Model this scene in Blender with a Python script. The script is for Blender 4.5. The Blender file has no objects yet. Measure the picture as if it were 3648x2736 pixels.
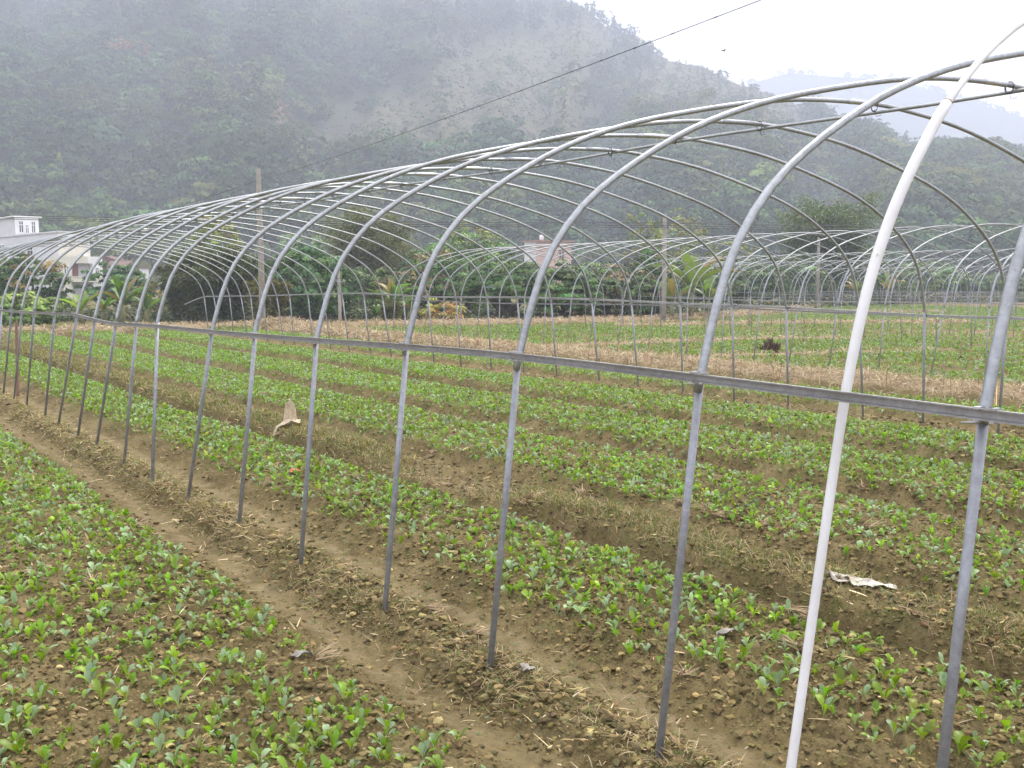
import bpy, math, random
import numpy as np
from mathutils import Vector, Matrix

# ------------------------------------------------------------------ camera, world, sun, exposure
SC = bpy.context.scene
COL = SC.collection
rad = math.radians
PSI, DOFF = 0.628, 2.29            # tunnel axis runs 36 deg left of the view; near hoop feet 2.29 m off the camera
FPX, PITCH, CAMH = 3515.0, 0.1028, 1.6

cam_d = bpy.data.cameras.new('camera')
cam = bpy.data.objects.new('camera', cam_d); COL.objects.link(cam)
cam_d.sensor_fit = 'HORIZONTAL'; cam_d.sensor_width = 36.0; cam_d.lens = FPX / 3648 * 36
cam_d.clip_start = 0.05; cam_d.clip_end = 6000
cam.location = (0, 0, CAMH); cam.rotation_euler = (math.pi/2 - PITCH, 0, 0)
SC.camera = cam

SUN_EL, SUN_AZ = rad(56), rad(28)   # azimuth measured clockwise from +Y (view direction)
world = bpy.data.worlds.new('World'); SC.world = world; world.use_nodes = True
nt = world.node_tree; nt.nodes.clear()
wo = nt.nodes.new('ShaderNodeOutputWorld'); bg = nt.nodes.new('ShaderNodeBackground')
sky = nt.nodes.new('ShaderNodeTexSky'); sky.sky_type = 'NISHITA'; sky.sun_disc = False
sky.sun_elevation = SUN_EL; sky.sun_rotation = SUN_AZ; sky.dust_density = 4.0; sky.air_density = 1.0
mixw = nt.nodes.new('ShaderNodeMixRGB'); mixw.inputs['Fac'].default_value = 0.80
mixw.inputs['Color2'].default_value = (10.2, 10.0, 9.9, 1)          # overcast veil
nt.links.new(sky.outputs[0], mixw.inputs['Color1']); nt.links.new(mixw.outputs[0], bg.inputs['Color'])
bg.inputs['Strength'].default_value = 0.12
nt.links.new(bg.outputs[0], wo.inputs['Surface'])

sl = bpy.data.lights.new('sun', 'SUN'); sl.energy = 2.0; sl.angle = rad(10); sl.color = (1.0, 0.93, 0.82)
so = bpy.data.objects.new('sun', sl); COL.objects.link(so)
sd = Vector((math.sin(SUN_AZ)*math.cos(SUN_EL), math.cos(SUN_AZ)*math.cos(SUN_EL), math.sin(SUN_EL)))
so.rotation_euler = sd.to_track_quat('Z', 'Y').to_euler(); so.location = (0, 0, 60)

SC.view_settings.view_transform = 'Standard'; SC.view_settings.look = 'None'
SC.view_settings.exposure = 1.30; SC.view_settings.gamma = 1.0
SC.render.engine = 'CYCLES'
SC.cycles.max_bounces = 6; SC.cycles.diffuse_bounces = 3; SC.cycles.glossy_bounces = 2
SC.cycles.transmission_bounces = 3; SC.cycles.volume_bounces = 2; SC.cycles.transparent_max_bounces = 4
SC.cycles.use_denoising = True
SC.cycles.caustics_reflective = False; SC.cycles.caustics_refractive = False
HAZE_DENSITY = 0.00135

# ------------------------------------------------------------------ coordinates and noise
CP, SP = math.cos(PSI), math.sin(PSI)
def tu2xy(t, u):
    t = np.asarray(t, float); u = np.asarray(u, float) + DOFF
    return -t*SP + u*CP, t*CP + u*SP
def xy2tu(x, y):
    return -x*SP + y*CP, x*CP + y*SP - DOFF
def W(t, u, z=0.0):
    x, y = tu2xy(t, u); return Vector((float(x), float(y), float(z)))
def at(px, depth):                 # a bearing read on the 2212 px wide photograph, at a distance ahead
    return (px - 1106) / 2131.0 * depth
def hgt(py, depth):
    return CAMH + (609.6 - py) / 2131.0 * depth
def in_view(x, y, z, m=0.06):
    yf = y*math.cos(PITCH) - (z-CAMH)*math.sin(PITCH); zu = y*math.sin(PITCH) + (z-CAMH)*math.cos(PITCH)
    yf = np.maximum(yf, 0.01)
    return (np.abs(x/yf) < .519+m) & (np.abs(zu/yf) < .389+m) & (y > 0.5)

def _h(ix, iy, seed):
    n = (ix.astype(np.int64)*374761393 + iy.astype(np.int64)*668265263 + seed*982451653) & 0x7fffffff
    n = ((n ^ (n >> 13)) * 1274126177) & 0x7fffffff
    n = ((n ^ (n >> 16)) * 2246822519) & 0x7fffffff
    return (n ^ (n >> 15)).astype(np.float64) / 0x7fffffff
def vn(x, y, seed=0):
    x = np.asarray(x, float); y = np.asarray(y, float)
    ix = np.floor(x); iy = np.floor(y); fx = x-ix; fy = y-iy
    fx = fx*fx*fx*(fx*(fx*6-15)+10); fy = fy*fy*fy*(fy*(fy*6-15)+10)
    ix = ix.astype(np.int64); iy = iy.astype(np.int64)
    a = _h(ix, iy, seed)*(1-fx) + _h(ix+1, iy, seed)*fx
    b = _h(ix, iy+1, seed)*(1-fx) + _h(ix+1, iy+1, seed)*fx
    return (a*(1-fy) + b*fy)*2 - 1
def fbm(x, y, o=4, seed=0, g=.5):
    s = 0; a = 1.0; tot = 0
    for i in range(o):
        c, sn = math.cos(i*1.1+.3), math.sin(i*1.1+.3)
        s = s + a*vn((x*c - y*sn)*2.0**i + 17.3*i, (x*sn + y*c)*2.0**i - 9.1*i, seed+i); tot += a; a *= g
    return s/tot
def sstep(a, b, x):
    v = np.clip((x-a)/(b-a), 0, 1); return v*v*(3-2*v)

# ------------------------------------------------------------------ object helpers
def link_mesh(name, V, F, mat, parent=None, smooth=False, tint=None, mats=None, midx=None):
    V = np.asarray(V, np.float32).reshape(-1, 3)
    me = bpy.data.meshes.new(name)
    me.vertices.add(len(V)); me.vertices.foreach_set('co', V.ravel())
    F = [np.asarray(f, np.int32) for f in (F if isinstance(F, list) else [F]) if len(f)]
    loops = np.concatenate([f.ravel() for f in F])
    cnt = np.concatenate([np.full(len(f), f.shape[1], np.int32) for f in F])
    start = np.concatenate([[0], np.cumsum(cnt)[:-1]]).astype(np.int32)
    me.loops.add(len(loops)); me.loops.foreach_set('vertex_index', loops)
    me.polygons.add(len(cnt)); me.polygons.foreach_set('loop_start', start)
    if midx is not None: me.polygons.foreach_set('material_index', np.asarray(midx, np.int32))
    me.update(calc_edges=True)
    me.polygons.foreach_set('use_smooth', np.full(len(cnt), bool(smooth)))
    if tint is not None:
        t = np.ones((len(V), 4), np.float32); t[:, :3] = tint
        a = me.attributes.new('tint', 'FLOAT_COLOR', 'POINT'); a.data.foreach_set('color', t.ravel())
    for m in (mats or [mat]): me.materials.append(m)
    o = bpy.data.objects.new(name, me); COL.objects.link(o)
    if parent is not None: o.parent = parent
    return o
def tag(o, label=None, cat=None, group=None, kind=None):
    if label: o['label'] = label
    if cat: o['category'] = cat
    if group: o['group'] = group
    if kind: o['kind'] = kind
    return o
def empty(name, loc, label, cat, group=None, rz=0.0):
    o = bpy.data.objects.new(name, None); COL.objects.link(o); o.empty_display_size = .2
    o.location = loc; o.rotation_euler = (0, 0, rz)
    return tag(o, label, cat, group)
class MB:
    def __init__(s): s.V = []; s.Q = []; s.T = []; s.n = 0; s.C = []
    def add(s, V, Q=None, T=None, c=None):
        V = np.asarray(V, float).reshape(-1, 3)
        if Q is not None and len(Q): s.Q.append(np.asarray(Q, np.int64)+s.n)
        if T is not None and len(T): s.T.append(np.asarray(T, np.int64)+s.n)
        s.V.append(V); s.n += len(V)
        if c is not None: s.C.append(np.broadcast_to(np.asarray(c, float), (len(V), 3)))
        return s
    def build(s, name, mat, parent=None, smooth=False):
        F = []
        if s.Q: F.append(np.concatenate(s.Q))
        if s.T: F.append(np.concatenate(s.T))
        return link_mesh(name, np.concatenate(s.V), F, mat, parent, smooth, np.concatenate(s.C) if s.C else None)
    def tube(s, P, R, n=8, cap=True, c=None):
        P = np.asarray(P, float); m = len(P); R = np.broadcast_to(np.asarray(R, float), (m,))
        T = np.gradient(P, axis=0); T /= np.linalg.norm(T, axis=1)[:, None]+1e-12
        up = np.array([0, 0, 1.]) if abs(T[0, 2]) < .9 else np.array([1., 0, 0])
        a = np.cross(up, T[0]); a /= np.linalg.norm(a)
        ang = np.arange(n)*2*math.pi/n; V = []
        for i in range(m):
            a = a - T[i]*(a@T[i]); a /= np.linalg.norm(a); b = np.cross(T[i], a)
            V.append(P[i] + R[i]*(np.cos(ang)[:, None]*a + np.sin(ang)[:, None]*b))
        V = np.concatenate(V); Q = []; k = np.arange(n); k2 = (k+1) % n
        for i in range(m-1): Q.append(np.stack([i*n+k, i*n+k2, (i+1)*n+k2, (i+1)*n+k], 1))
        Tt = []
        if cap:
            V = np.concatenate([V, P[:1], P[-1:]]); c0, c1 = m*n, m*n+1
            Tt = np.concatenate([np.stack([k2, k, np.full(n, c0)], 1), np.stack([(m-1)*n+k, (m-1)*n+k2, np.full(n, c1)], 1)])
        return s.add(V, np.concatenate(Q), Tt, c)
    def sweep(s, P, S, prof, c=None):      # open/closed profile [(side, up)] swept along P with side vectors S
        P = np.asarray(P, float); S = np.asarray(S, float); m = len(P); n = len(prof)
        V = np.concatenate([[P[i] + S[i]*a + np.array([0, 0, b]) for a, b in prof] for i in range(m)])
        k = np.arange(n); k2 = (k+1) % n
        Q = np.concatenate([np.stack([i*n+k, i*n+k2, (i+1)*n+k2, (i+1)*n+k], 1) for i in range(m-1)])
        return s.add(V, Q, None, c)
    def box(s, o, e1, e2, a0, a1, b0, b1, z0, z1, c=None):
        o = np.asarray(o, float); e1 = np.asarray(e1, float); e2 = np.asarray(e2, float)
        V = [o + e1*a + e2*b + np.array([0, 0, z]) for z in (z0, z1) for a, b in ((a0, b0), (a1, b0), (a1, b1), (a0, b1))]
        Q = [[0, 3, 2, 1], [4, 5, 6, 7], [0, 1, 5, 4], [1, 2, 6, 5], [2, 3, 7, 6], [3, 0, 4, 7]]
        return s.add(V, Q, None, c)

# ------------------------------------------------------------------ materials
def newmat(name):
    m = bpy.data.materials.new(name); m.use_nodes = True
    n = m.node_tree; b = n.nodes['Principled BSDF']; return m, n, b
def sock(b, k, v):
    if k in b.inputs: b.inputs[k].default_value = v
def noise_node(n, scale, detail=4, rough=.6, coord='Object'):
    tc = n.nodes.new('ShaderNodeTexCoord'); x = n.nodes.new('ShaderNodeTexNoise')
    x.inputs['Scale'].default_value = scale; x.inputs['Detail'].default_value = detail; x.inputs['Roughness'].default_value = rough
    n.links.new(tc.outputs[coord], x.inputs['Vector']); return x
def ramp(n, src, stops):
    r = n.nodes.new('ShaderNodeValToRGB'); e = r.color_ramp.elements
    e[0].position, e[0].color = stops[0][0], (*stops[0][1], 1); e[1].position, e[1].color = stops[-1][0], (*stops[-1][1], 1)
    for p, c in stops[1:-1]:
        q = e.new(p); q.color = (*c, 1)
    n.links.new(src, r.inputs['Fac']); return r
def plain(name, col, rough=.7, metal=0.0, var=.18, scale=6.0, bump=0.0, spec=.4):
    m, n, b = newmat(name)
    x = noise_node(n, scale, 5)
    lo = tuple(max(0, c*(1-var)) for c in col); hi = tuple(min(1, c*(1+var)) for c in col)
    r = ramp(n, x.outputs['Fac'], [(.3, lo), (.7, hi)])
    n.links.new(r.outputs['Color'], b.inputs['Base Color'])
    sock(b, 'Roughness', rough); sock(b, 'Metallic', metal); sock(b, 'Specular IOR Level', spec)
    if bump:
        bp = n.nodes.new('ShaderNodeBump'); bp.inputs['Strength'].default_value = bump; bp.inputs['Distance'].default_value = .01
        x2 = noise_node(n, scale*8, 4); n.links.new(x2.outputs['Fac'], bp.inputs['Height']); n.links.new(bp.outputs['Normal'], b.inputs['Normal'])
    return m
def leafmat(name, rough=.45, trans=.3, spec=.35, tcol=(1.1, 1.25, .5)):
    m, n, b = newmat(name)
    at_ = n.nodes.new('ShaderNodeAttribute'); at_.attribute_name = 'tint'
    n.links.new(at_.outputs['Color'], b.inputs['Base Color'])
    sock(b, 'Roughness', rough); sock(b, 'Specular IOR Level', spec)
    if trans > 0:
        t = n.nodes.new('ShaderNodeBsdfTranslucent'); mul = n.nodes.new('ShaderNodeMixRGB'); mul.blend_type = 'MULTIPLY'
        mul.inputs['Fac'].default_value = 1; mul.inputs['Color2'].default_value = (*tcol, 1)
        n.links.new(at_.outputs['Color'], mul.inputs['Color1']); n.links.new(mul.outputs[0], t.inputs['Color'])
        mx = n.nodes.new('ShaderNodeMixShader'); mx.inputs['Fac'].default_value = trans
        n.links.new(b.outputs[0], mx.inputs[1]); n.links.new(t.outputs[0], mx.inputs[2])
        n.links.new(mx.outputs[0], n.nodes['Material Output'].inputs['Surface'])
    return m
def steel(name, base, rough, metal=.75):
    m, n, b = newmat(name)
    x = noise_node(n, 35, 6, .7)
    y = noise_node(n, 3.0, 3, .6)
    r = ramp(n, x.outputs['Fac'], [(.3, tuple(c*.72 for c in base)), (.55, base), (.72, tuple(min(1, c*1.22) for c in base))])
    mx = n.nodes.new('ShaderNodeMixRGB'); mx.blend_type = 'MULTIPLY'; mx.inputs['Fac'].default_value = .6
    r2 = ramp(n, y.outputs['Fac'], [(.35, (.72, .70, .68)), (.6, (1, 1, 1))])
    n.links.new(r.outputs['Color'], mx.inputs['Color1']); n.links.new(r2.outputs['Color'], mx.inputs['Color2'])
    z = noise_node(n, 16, 5, .75); rz_ = n.nodes.new('ShaderNodeMapRange'); rz_.inputs['From Min'].default_value = .60; rz_.inputs['From Max'].default_value = .74; rz_.inputs['To Max'].default_value = .55
    n.links.new(z.outputs['Fac'], rz_.inputs['Value']); mr = n.nodes.new('ShaderNodeMixRGB'); n.links.new(rz_.outputs[0], mr.inputs['Fac']); n.links.new(mx.outputs[0], mr.inputs[1]); mr.inputs[2].default_value = (.16, .12, .085, 1)
    n.links.new(mr.outputs[0], b.inputs['Base Color'])
    rr = n.nodes.new('ShaderNodeMapRange'); rr.inputs['To Min'].default_value = rough-.12; rr.inputs['To Max'].default_value = rough+.16
    n.links.new(x.outputs['Fac'], rr.inputs['Value']); n.links.new(rr.outputs[0], b.inputs['Roughness'])
    sock(b, 'Metallic', metal); return m

M_PIPE = steel('galvanised_pipe', (.40, .42, .44), .46, .75)
M_FARPIPE = steel('bright_pipe', (.37, .39, .41), .48, .7)
M_LEG = steel('dull_steel_leg', (.34, .352, .385), .52, .5)
M_RAIL = steel('rail_steel', (.37, .362, .36), .5, .6)
M_CLIP = steel('clip_steel', (.60, .61, .63), .35, .8)
M_DARKWIRE = plain('dark_wire', (.07, .07, .075), .6, .3)
def white_pipe():
    m, n, b = newmat('white_plastic'); x = noise_node(n, 11, 6, .7); y = noise_node(n, 2.4, 4, .6)
    r = ramp(n, x.outputs['Fac'], [(.30, (.50, .44, .36)), (.36, (.72, .71, .70)), (.7, (.80, .80, .82))])
    r2 = ramp(n, y.outputs['Fac'], [(.3, (.86, .85, .84)), (.6, (1, 1, 1))]); mx = n.nodes.new('ShaderNodeMixRGB'); mx.blend_type = 'MULTIPLY'; mx.inputs['Fac'].default_value = 1
    n.links.new(r.outputs[0], mx.inputs[1]); n.links.new(r2.outputs[0], mx.inputs[2]); n.links.new(mx.outputs[0], b.inputs['Base Color']); sock(b, 'Roughness', .42); return m
M_WHITE = white_pipe()
M_CONC = plain('weathered_concrete', (.36, .33, .30), .9, 0, .2, 5.0, .3)
M_CONC2 = plain('brown_concrete', (.31, .285, .25), .9, 0, .2, 5.0, .3)
M_BARK = plain('bark', (.10, .085, .07), .9, 0, .35, 5.0, .6)
M_CANE = plain('bamboo_cane', (.22, .22, .09), .6, 0, .25, 3.0)
M_WOOD = plain('reddish_wood', (.23, .13, .09), .8, 0, .25, 12.0, .3)
M_STRAW = leafmat('dry_straw', .7, .15, .2, (1, 1, .8))
M_GRASS = leafmat('grass_blades', .6, .3, .2)
M_CROP = leafmat('crop_leaf', .42, .36, .45, (1.2, 1.35, .4))
M_TREE = leafmat('tree_leaf', .5, .22, .3)
M_HILLTREE = leafmat('hill_leaf', .75, .15, .1)
M_BANANA = leafmat('banana_leaf', .42, .35, .4)
M_CLOD = leafmat('soil_clod', .95, 0, .1)
M_CLOTH = plain('tan_sackcloth', (.58, .48, .34), .95, 0, .2, 25.0, .4)
M_SHEET = plain('dirty_white_plastic', (.46, .42, .35), .5, 0, .2, 10.0)
M_HUSK = plain('grey_husk', (.27, .25, .22), .8, 0, .25, 20.0)
M_RED = plain('red_plastic', (.50, .10, .10), .5)
M_BLUE = plain('blue_plastic', (.12, .30, .36), .5)
M_BLACK = plain('black_plastic', (.03, .03, .04), .45)
M_DARKHEAP = plain('dark_straw_heap', (.10, .065, .04), .95, 0, .4, 9.0, .5)

# ground
def ground_material():
    m, n, b = newmat('field_soil')
    at_ = n.nodes.new('ShaderNodeAttribute'); at_.attribute_name = 'tint'
    sep = n.nodes.new('ShaderNodeSeparateColor'); n.links.new(at_.outputs['Color'], sep.inputs[0])
    n1 = noise_node(n, 2.2, 8, .68); n2 = noise_node(n, 38, 6, .7); n3 = noise_node(n, 9, 6, .65)
    soil = ramp(n, n1.outputs['Fac'], [(.28, (.100, .074, .032)), (.5, (.190, .146, .064)), (.72, (.290, .230, .115))])
    grit = ramp(n, n2.outputs['Fac'], [(.30, (.30, .29, .26)), (.48, (.85, .85, .84)), (.7, (1.05, 1.05, 1.05))])
    mul = n.nodes.new('ShaderNodeMixRGB'); mul.blend_type = 'MULTIPLY'; mul.inputs['Fac'].default_value = .9
    n.links.new(soil.outputs[0], mul.inputs[1]); n.links.new(grit.outputs[0], mul.inputs[2])
    def layer(prev, chan, col0, col1, src, lo, hi):
        cr = ramp(n, src.outputs['Fac'], [(.3, col0), (.7, col1)])
        th = n.nodes.new('ShaderNodeMath'); th.operation = 'ADD'; n.links.new(sep.outputs[chan], th.inputs[0])
        k = n.nodes.new('ShaderNodeMapRange'); k.inputs['From Min'].default_value = .3; k.inputs['From Max'].default_value = .7
        k.inputs['To Min'].default_value = -.5; k.inputs['To Max'].default_value = .5; n.links.new(n3.outputs['Fac'], k.inputs['Value'])
        n.links.new(k.outputs[0], th.inputs[1])
        ss = n.nodes.new('ShaderNodeMapRange'); ss.inputs['From Min'].default_value = lo; ss.inputs['From Max'].default_value = hi
        n.links.new(th.outputs[0], ss.inputs['Value'])
        mx = n.nodes.new('ShaderNodeMixRGB'); n.links.new(ss.outputs[0], mx.inputs['Fac']); n.links.new(prev, mx.inputs[1]); n.links.new(cr.outputs[0], mx.inputs[2])
        return mx.outputs[0]
    c = layer(mul.outputs[0], 1, (.062, .080, .016), (.118, .132, .034), n2, .55, 1.25)     # moss and tiny weeds
    c = layer(c, 2, (.195, .150, .074), (.255, .200, .108), n3, .45, 1.1)                    # smooth pale silt of the furrows
    c = layer(c, 0, (.19, .14, .082), (.40, .31, .19), n2, .45, .95)                       # dry straw cover
    n.links.new(c, b.inputs['Base Color']); sock(b, 'Roughness', .95); sock(b, 'Specular IOR Level', .15)
    bp = n.nodes.new('ShaderNodeBump'); bp.inputs['Strength'].default_value = .9; bp.inputs['Distance'].default_value = .02
    n4 = noise_node(n, 70, 5, .7); n.links.new(n4.outputs['Fac'], bp.inputs['Height']); n.links.new(bp.outputs['Normal'], b.inputs['Normal'])
    return m
M_GROUND = ground_material()
def hill_material(name, a, b_, c_):
    m, n, b = newmat(name)
    at_ = n.nodes.new('ShaderNodeAttribute'); at_.attribute_name = 'tint'
    sep = n.nodes.new('ShaderNodeSeparateColor'); n.links.new(at_.outputs['Color'], sep.inputs[0])
    n1 = noise_node(n, .06, 8, .7); n2 = noise_node(n, .5, 5, .7)
    base = ramp(n, n1.outputs['Fac'], [(.3, a), (.7, b_)])
    sp_ = ramp(n, n2.outputs['Fac'], [(.3, (.6, .6, .6)), (.7, (1, 1, 1))])
    mul = n.nodes.new('ShaderNodeMixRGB'); mul.blend_type = 'MULTIPLY'; mul.inputs['Fac'].default_value = 1
    n.links.new(base.outputs[0], mul.inputs[1]); n.links.new(sp_.outputs[0], mul.inputs[2])
    mx = n.nodes.new('ShaderNodeMixRGB'); n.links.new(sep.outputs[0], mx.inputs['Fac']); n.links.new(mul.outputs[0], mx.inputs[1]); mx.inputs[2].default_value = (*c_, 1)
    mx2 = n.nodes.new('ShaderNodeMixRGB'); n.links.new(sep.outputs[1], mx2.inputs['Fac']); n.links.new(mx.outputs[0], mx2.inputs[1]); mx2.inputs[2].default_value = (.42, .20, .10, 1)
    n.links.new(mx2.outputs[0], b.inputs['Base Color']); sock(b, 'Roughness', .95); sock(b, 'Specular IOR Level', .1)
    return m

# ------------------------------------------------------------------ ground: one sheet, fine where it is looked at
PU = [-60, -8.2, -8.0, -7.8, -7.6, -7.4, -4.2, -4.0, -3.85, -3.6, -3.4, -.66, -.52, -.40, -.26, -.16, -.08, .06, .16, .30, .42, .56, .74, 1.40, 1.50, 1.60, 1.70, 1.79, 1.95, 2.14, 2.28, 2.42, 2.6, 3.72, 3.90, 4.05, 4.20, 4.42, 5.54, 5.73, 5.88, 6.03, 6.26, 7.35, 7.55, 7.72, 7.9, 8.06, 8.25, 8.4, 8.6, 9.9, 10.1, 10.35, 10.75, 11.2, 11.55, 11.9, 60]
PZ = [.02, .02, -.08, -.08, .02, .02, .02, -.09, -.10, -.01, .02, .03, -.01, -.08, -.115, -.09, -.02, .0, -.04, -.10, -.10, -.045, .015, .04, .0, -.09, -.07, .05, .08, .06, -.02, -.04,   .05, .05, -.07, -.12, -.08, .05, .05, -.07, -.12, -.08, .05, .04, -.05, -.03, .01, .01, -.05, -.06, .02, .03, -.02, .09, .17, .16, .09, .03, .03]
BANKS = [  # tan straw banks and field edges as (t, u) lines: points, half width, height
    ([(31.0, -30), (31.3, -4), (32.0, 1), (32.6, 5), (32.2, 10), (30.6, 14), (29.2, 19), (28.4, 25), (30, 31), (35, 42), (43, 56), (50, 70)], .75, .22),
    ([(18.6, 12.3), (18.3, 14), (18.2, 16.6), (17.6, 19), (16.4, 21.2)], .35, .08),
    ([(14.3, 12.6), (14.0, 14), (13.4, 16.4), (12.4, 19)], .22, .05),
    ([(26.0, 21.5), (25.1, 24), (24.0, 27), (22.8, 29.8), (20.5, 34)], .42, .12),
    ([(33, 36), (31, 40), (28, 45)], .5, .12),
]
def polydist(t, u, pts):
    best = np.full(np.shape(t), 1e9)
    for (a, b), (c, d) in zip(pts[:-1], pts[1:]):
        L = (c-a)**2 + (d-b)**2
        k = np.clip(((t-a)*(c-a) + (u-b)*(d-b))/L, 0, 1)
        best = np.minimum(best, np.hypot(t-a-k*(c-a), u-b-k*(d-b)))
    return best
END_T = np.array([31.3, 32.0, 32.6, 32.2, 30.6, 29.2, 28.4, 30, 35, 43, 50]); END_U = np.array([-4, 1, 5, 10, 14, 19, 25, 31, 42, 56, 70])
def inside(t, u): return t < np.interp(u, END_U, END_T)
def masks(t, u):
    wob = .055*fbm(t*.9, u*.35, 3, 5) + .05*vn(t*.23, u*.1, 8)
    uu = u + wob
    field = sstep(.5, -.3, t - np.interp(u, END_U, END_T))
    prof = np.interp(uu, PU, PZ)
    ridge = np.exp(-((uu+.0)/.17)**2) + .8*np.exp(-((uu-8.0)/.25)**2)
    grassy = np.exp(-((uu-1.97)/.21)**4)
    gap = np.exp(-((t-6.9)/1.15)**4)                 # a muddy gap in the grassy ridge
    furrow = np.exp(-((uu+.29)/.13)**2) + np.exp(-((uu-.36)/.12)**2) + .5*np.exp(-((uu-1.6)/.07)**2)
    bed2 = .7*(np.exp(-((uu-4.05)/.15)**2) + np.exp(-((uu-5.88)/.15)**2) + np.exp(-((uu-2.36)/.1)**2))
    bank = np.exp(-((uu-10.85)/.50)**4)
    z2 = 0
    for pts, hw, hh in BANKS:
        g = np.exp(-(polydist(t, u, pts)/hw)**2.5); bank = np.maximum(bank, g); z2 = np.maximum(z2, g*hh)
    return uu, field, prof, ridge, grassy, gap, furrow, bed2, bank, z2
def ground(x, y, full=False):
    t, u = xy2tu(x, y)
    uu, field, prof, ridge, grassy, gap, furrow, bed2, bank, z2 = masks(t, u)
    r = np.hypot(x, y); near = sstep(26, 5, r)
    z = prof*field
    z = z - grassy*gap*.12*field + z2
    smooth = np.clip(furrow + .05*bed2, 0, 1)
    rough = (1-.72*smooth)
    lump = 1-np.abs(fbm(x*7, y*7, 3, 21)); lump2 = 1-np.abs(fbm(x*19, y*19, 3, 31))
    z = z + field*rough*(.020*fbm(x*2.3, y*2.3, 3, 11) + near*(.036*(lump-.75) + .038*(lump2-.78) + .017*(1-np.abs(fbm(x*44, y*44, 2, 41))-.75)))
    z = z + field*ridge*(.05*fbm(x*3.4, y*3.4, 3, 51) + near*.055*(1-np.abs(fbm(x*10, y*10, 3, 61))-.7))
    z = z + field*grassy*(1-gap)*.03*fbm(x*4, y*4, 3, 71)
    z = z + bank*.06*fbm(x*3, y*3, 3, 81)
    z = z + (1-field)*.05*fbm(x*.7, y*.7, 3, 91)
    if not full: return z
    dry = sstep(.1, .8, fbm(x*.16, y*.22, 3, 99))*sstep(19, 23, u)
    straw = np.clip(bank*1.05 + .15*ridge + .22*grassy*(1-gap) + dry*.6 + (u > 12)*.05, 0, 1)*np.where(inside(t, u), 1, np.clip(bank*1.3, 0, 1))
    moss = np.clip(.46 + .4*fbm(x*1.1, y*1.1, 3, 101) - .6*furrow + .15*grassy*(1-gap) + .28*bed2, 0, 1)
    out = ~inside(t, u); moss = np.where(out, .9, moss)
    silt = np.clip(furrow*.9 + .9*grassy*gap, 0, 1)*field
    return z, np.stack([straw, moss, silt], -1)

def build_ground():
    a = np.concatenate([np.arange(-180, -48, 4.0), np.arange(-48, -31, .5), np.arange(-31, 31, .115), np.arange(31, 48, .5), np.arange(48, 180, 4.0)])*math.pi/180
    r = [.05, .4, .8, 1.2]
    while r[-1] < 46: r.append(r[-1]*1.0048)
    while r[-1] < 900: r.append(r[-1]*1.07)
    r = np.array(r); A, R = np.meshgrid(a, r, indexing='ij')
    X = R*np.sin(A); Y = R*np.cos(A); x = X.ravel(); y = Y.ravel()
    z, c = ground(x, y, True)
    na, nr = len(a), len(r)
    i = np.arange(na)[:, None]; j = np.arange(nr-1)[None, :]; i2 = (i+1) % na
    Q = np.stack([i*nr+j, i2*nr+j, i2*nr+j+1, i*nr+j+1], -1).reshape(-1, 4)[:, ::-1]
    o = link_mesh('ground', np.stack([x, y, z], 1), [Q], M_GROUND, smooth=True, tint=c)
    tag(o, 'brown tilled soil of the field in raised beds and furrows', kind='structure')
build_ground()

# ------------------------------------------------------------------ hills
DEN = math.cos(PITCH)
SKX = np.array([-1400, -900, -500, 0, 600, 1000, 1210, 1345, 1440, 1520, 1620, 1715, 1814, 1912, 2027, 2212, 2600, 3200, 4000])
SKY_ = np.array([-140, -180, -190, -160, -120, -45, 15, 100, 150, 172, 205, 246, 290, 326, 345, 372, 420, 470, 520])
def bear(px): return np.arctan((np.asarray(px, float)-1106)/2131.0)
def ridge_of(th):
    px = 1106 + 2131*np.tan(th)
    R = np.interp(px, [-900, 0, 800, 1210, 1500, 2212, 3200], [520, 500, 470, 440, 390, 330, 330])
    e = (609.6 - np.interp(px, SKX, SKY_))/2131.0
    return R, CAMH + e*R*np.cos(th)
HS = 1.4                            # the hill is laid out at unit size and then scaled away from the field
def hill_z(th, r): return HS*hill_unit(th, np.asarray(r)/HS)
def hill_unit(th, r):
    R, Z = ridge_of(th)
    r0 = 118.0
    s = np.clip((r-r0)/(R-r0), 0, 1.6)
    up = Z*np.where(s < 1, s**1.12, 1-.35*(s-1)**1.0)
    x = r*np.sin(th); y = r*np.cos(th)
    w = np.clip(s*3, 0, 1)*np.clip(1.05-s, .12, 1)
    g = fbm(x*.011, y*.011, 4, 301)*17 + (1-2.2*np.abs(fbm(th*11+.02*fbm(x*.01, y*.01, 2, 9), r*.0022, 2, 311)))*15-6
    return np.maximum(up + w*g, -1.5) - .4
def img_xy(x, y, z):               # bearing and elevation of a place on the hill, in photograph pixels
    return 1106 + 2131*x/y, 609.6 - 2131*(z-CAMH)/y
def open_mask(x, y, z):            # brown grassy slopes with few trees
    px, py = img_xy(x, y, z)
    n = 55*fbm(x*.014, y*.014, 3, 331)
    px = px + n; py = py + n*.6
    a = sstep(540, 640, px)*sstep(1330, 1230, px)*sstep(390, 330, py)*sstep(0, 1, (py-(300-.42*(px-560)))/60)
    b = sstep(1370, 1420, px)*sstep(1760, 1690, px)*sstep(330, 290, py)*.85
    c = sstep(1650, 1750, px)*.45*sstep(470, 420, py)
    return np.clip(np.maximum(np.maximum(a, b), c), 0, 1)
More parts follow.
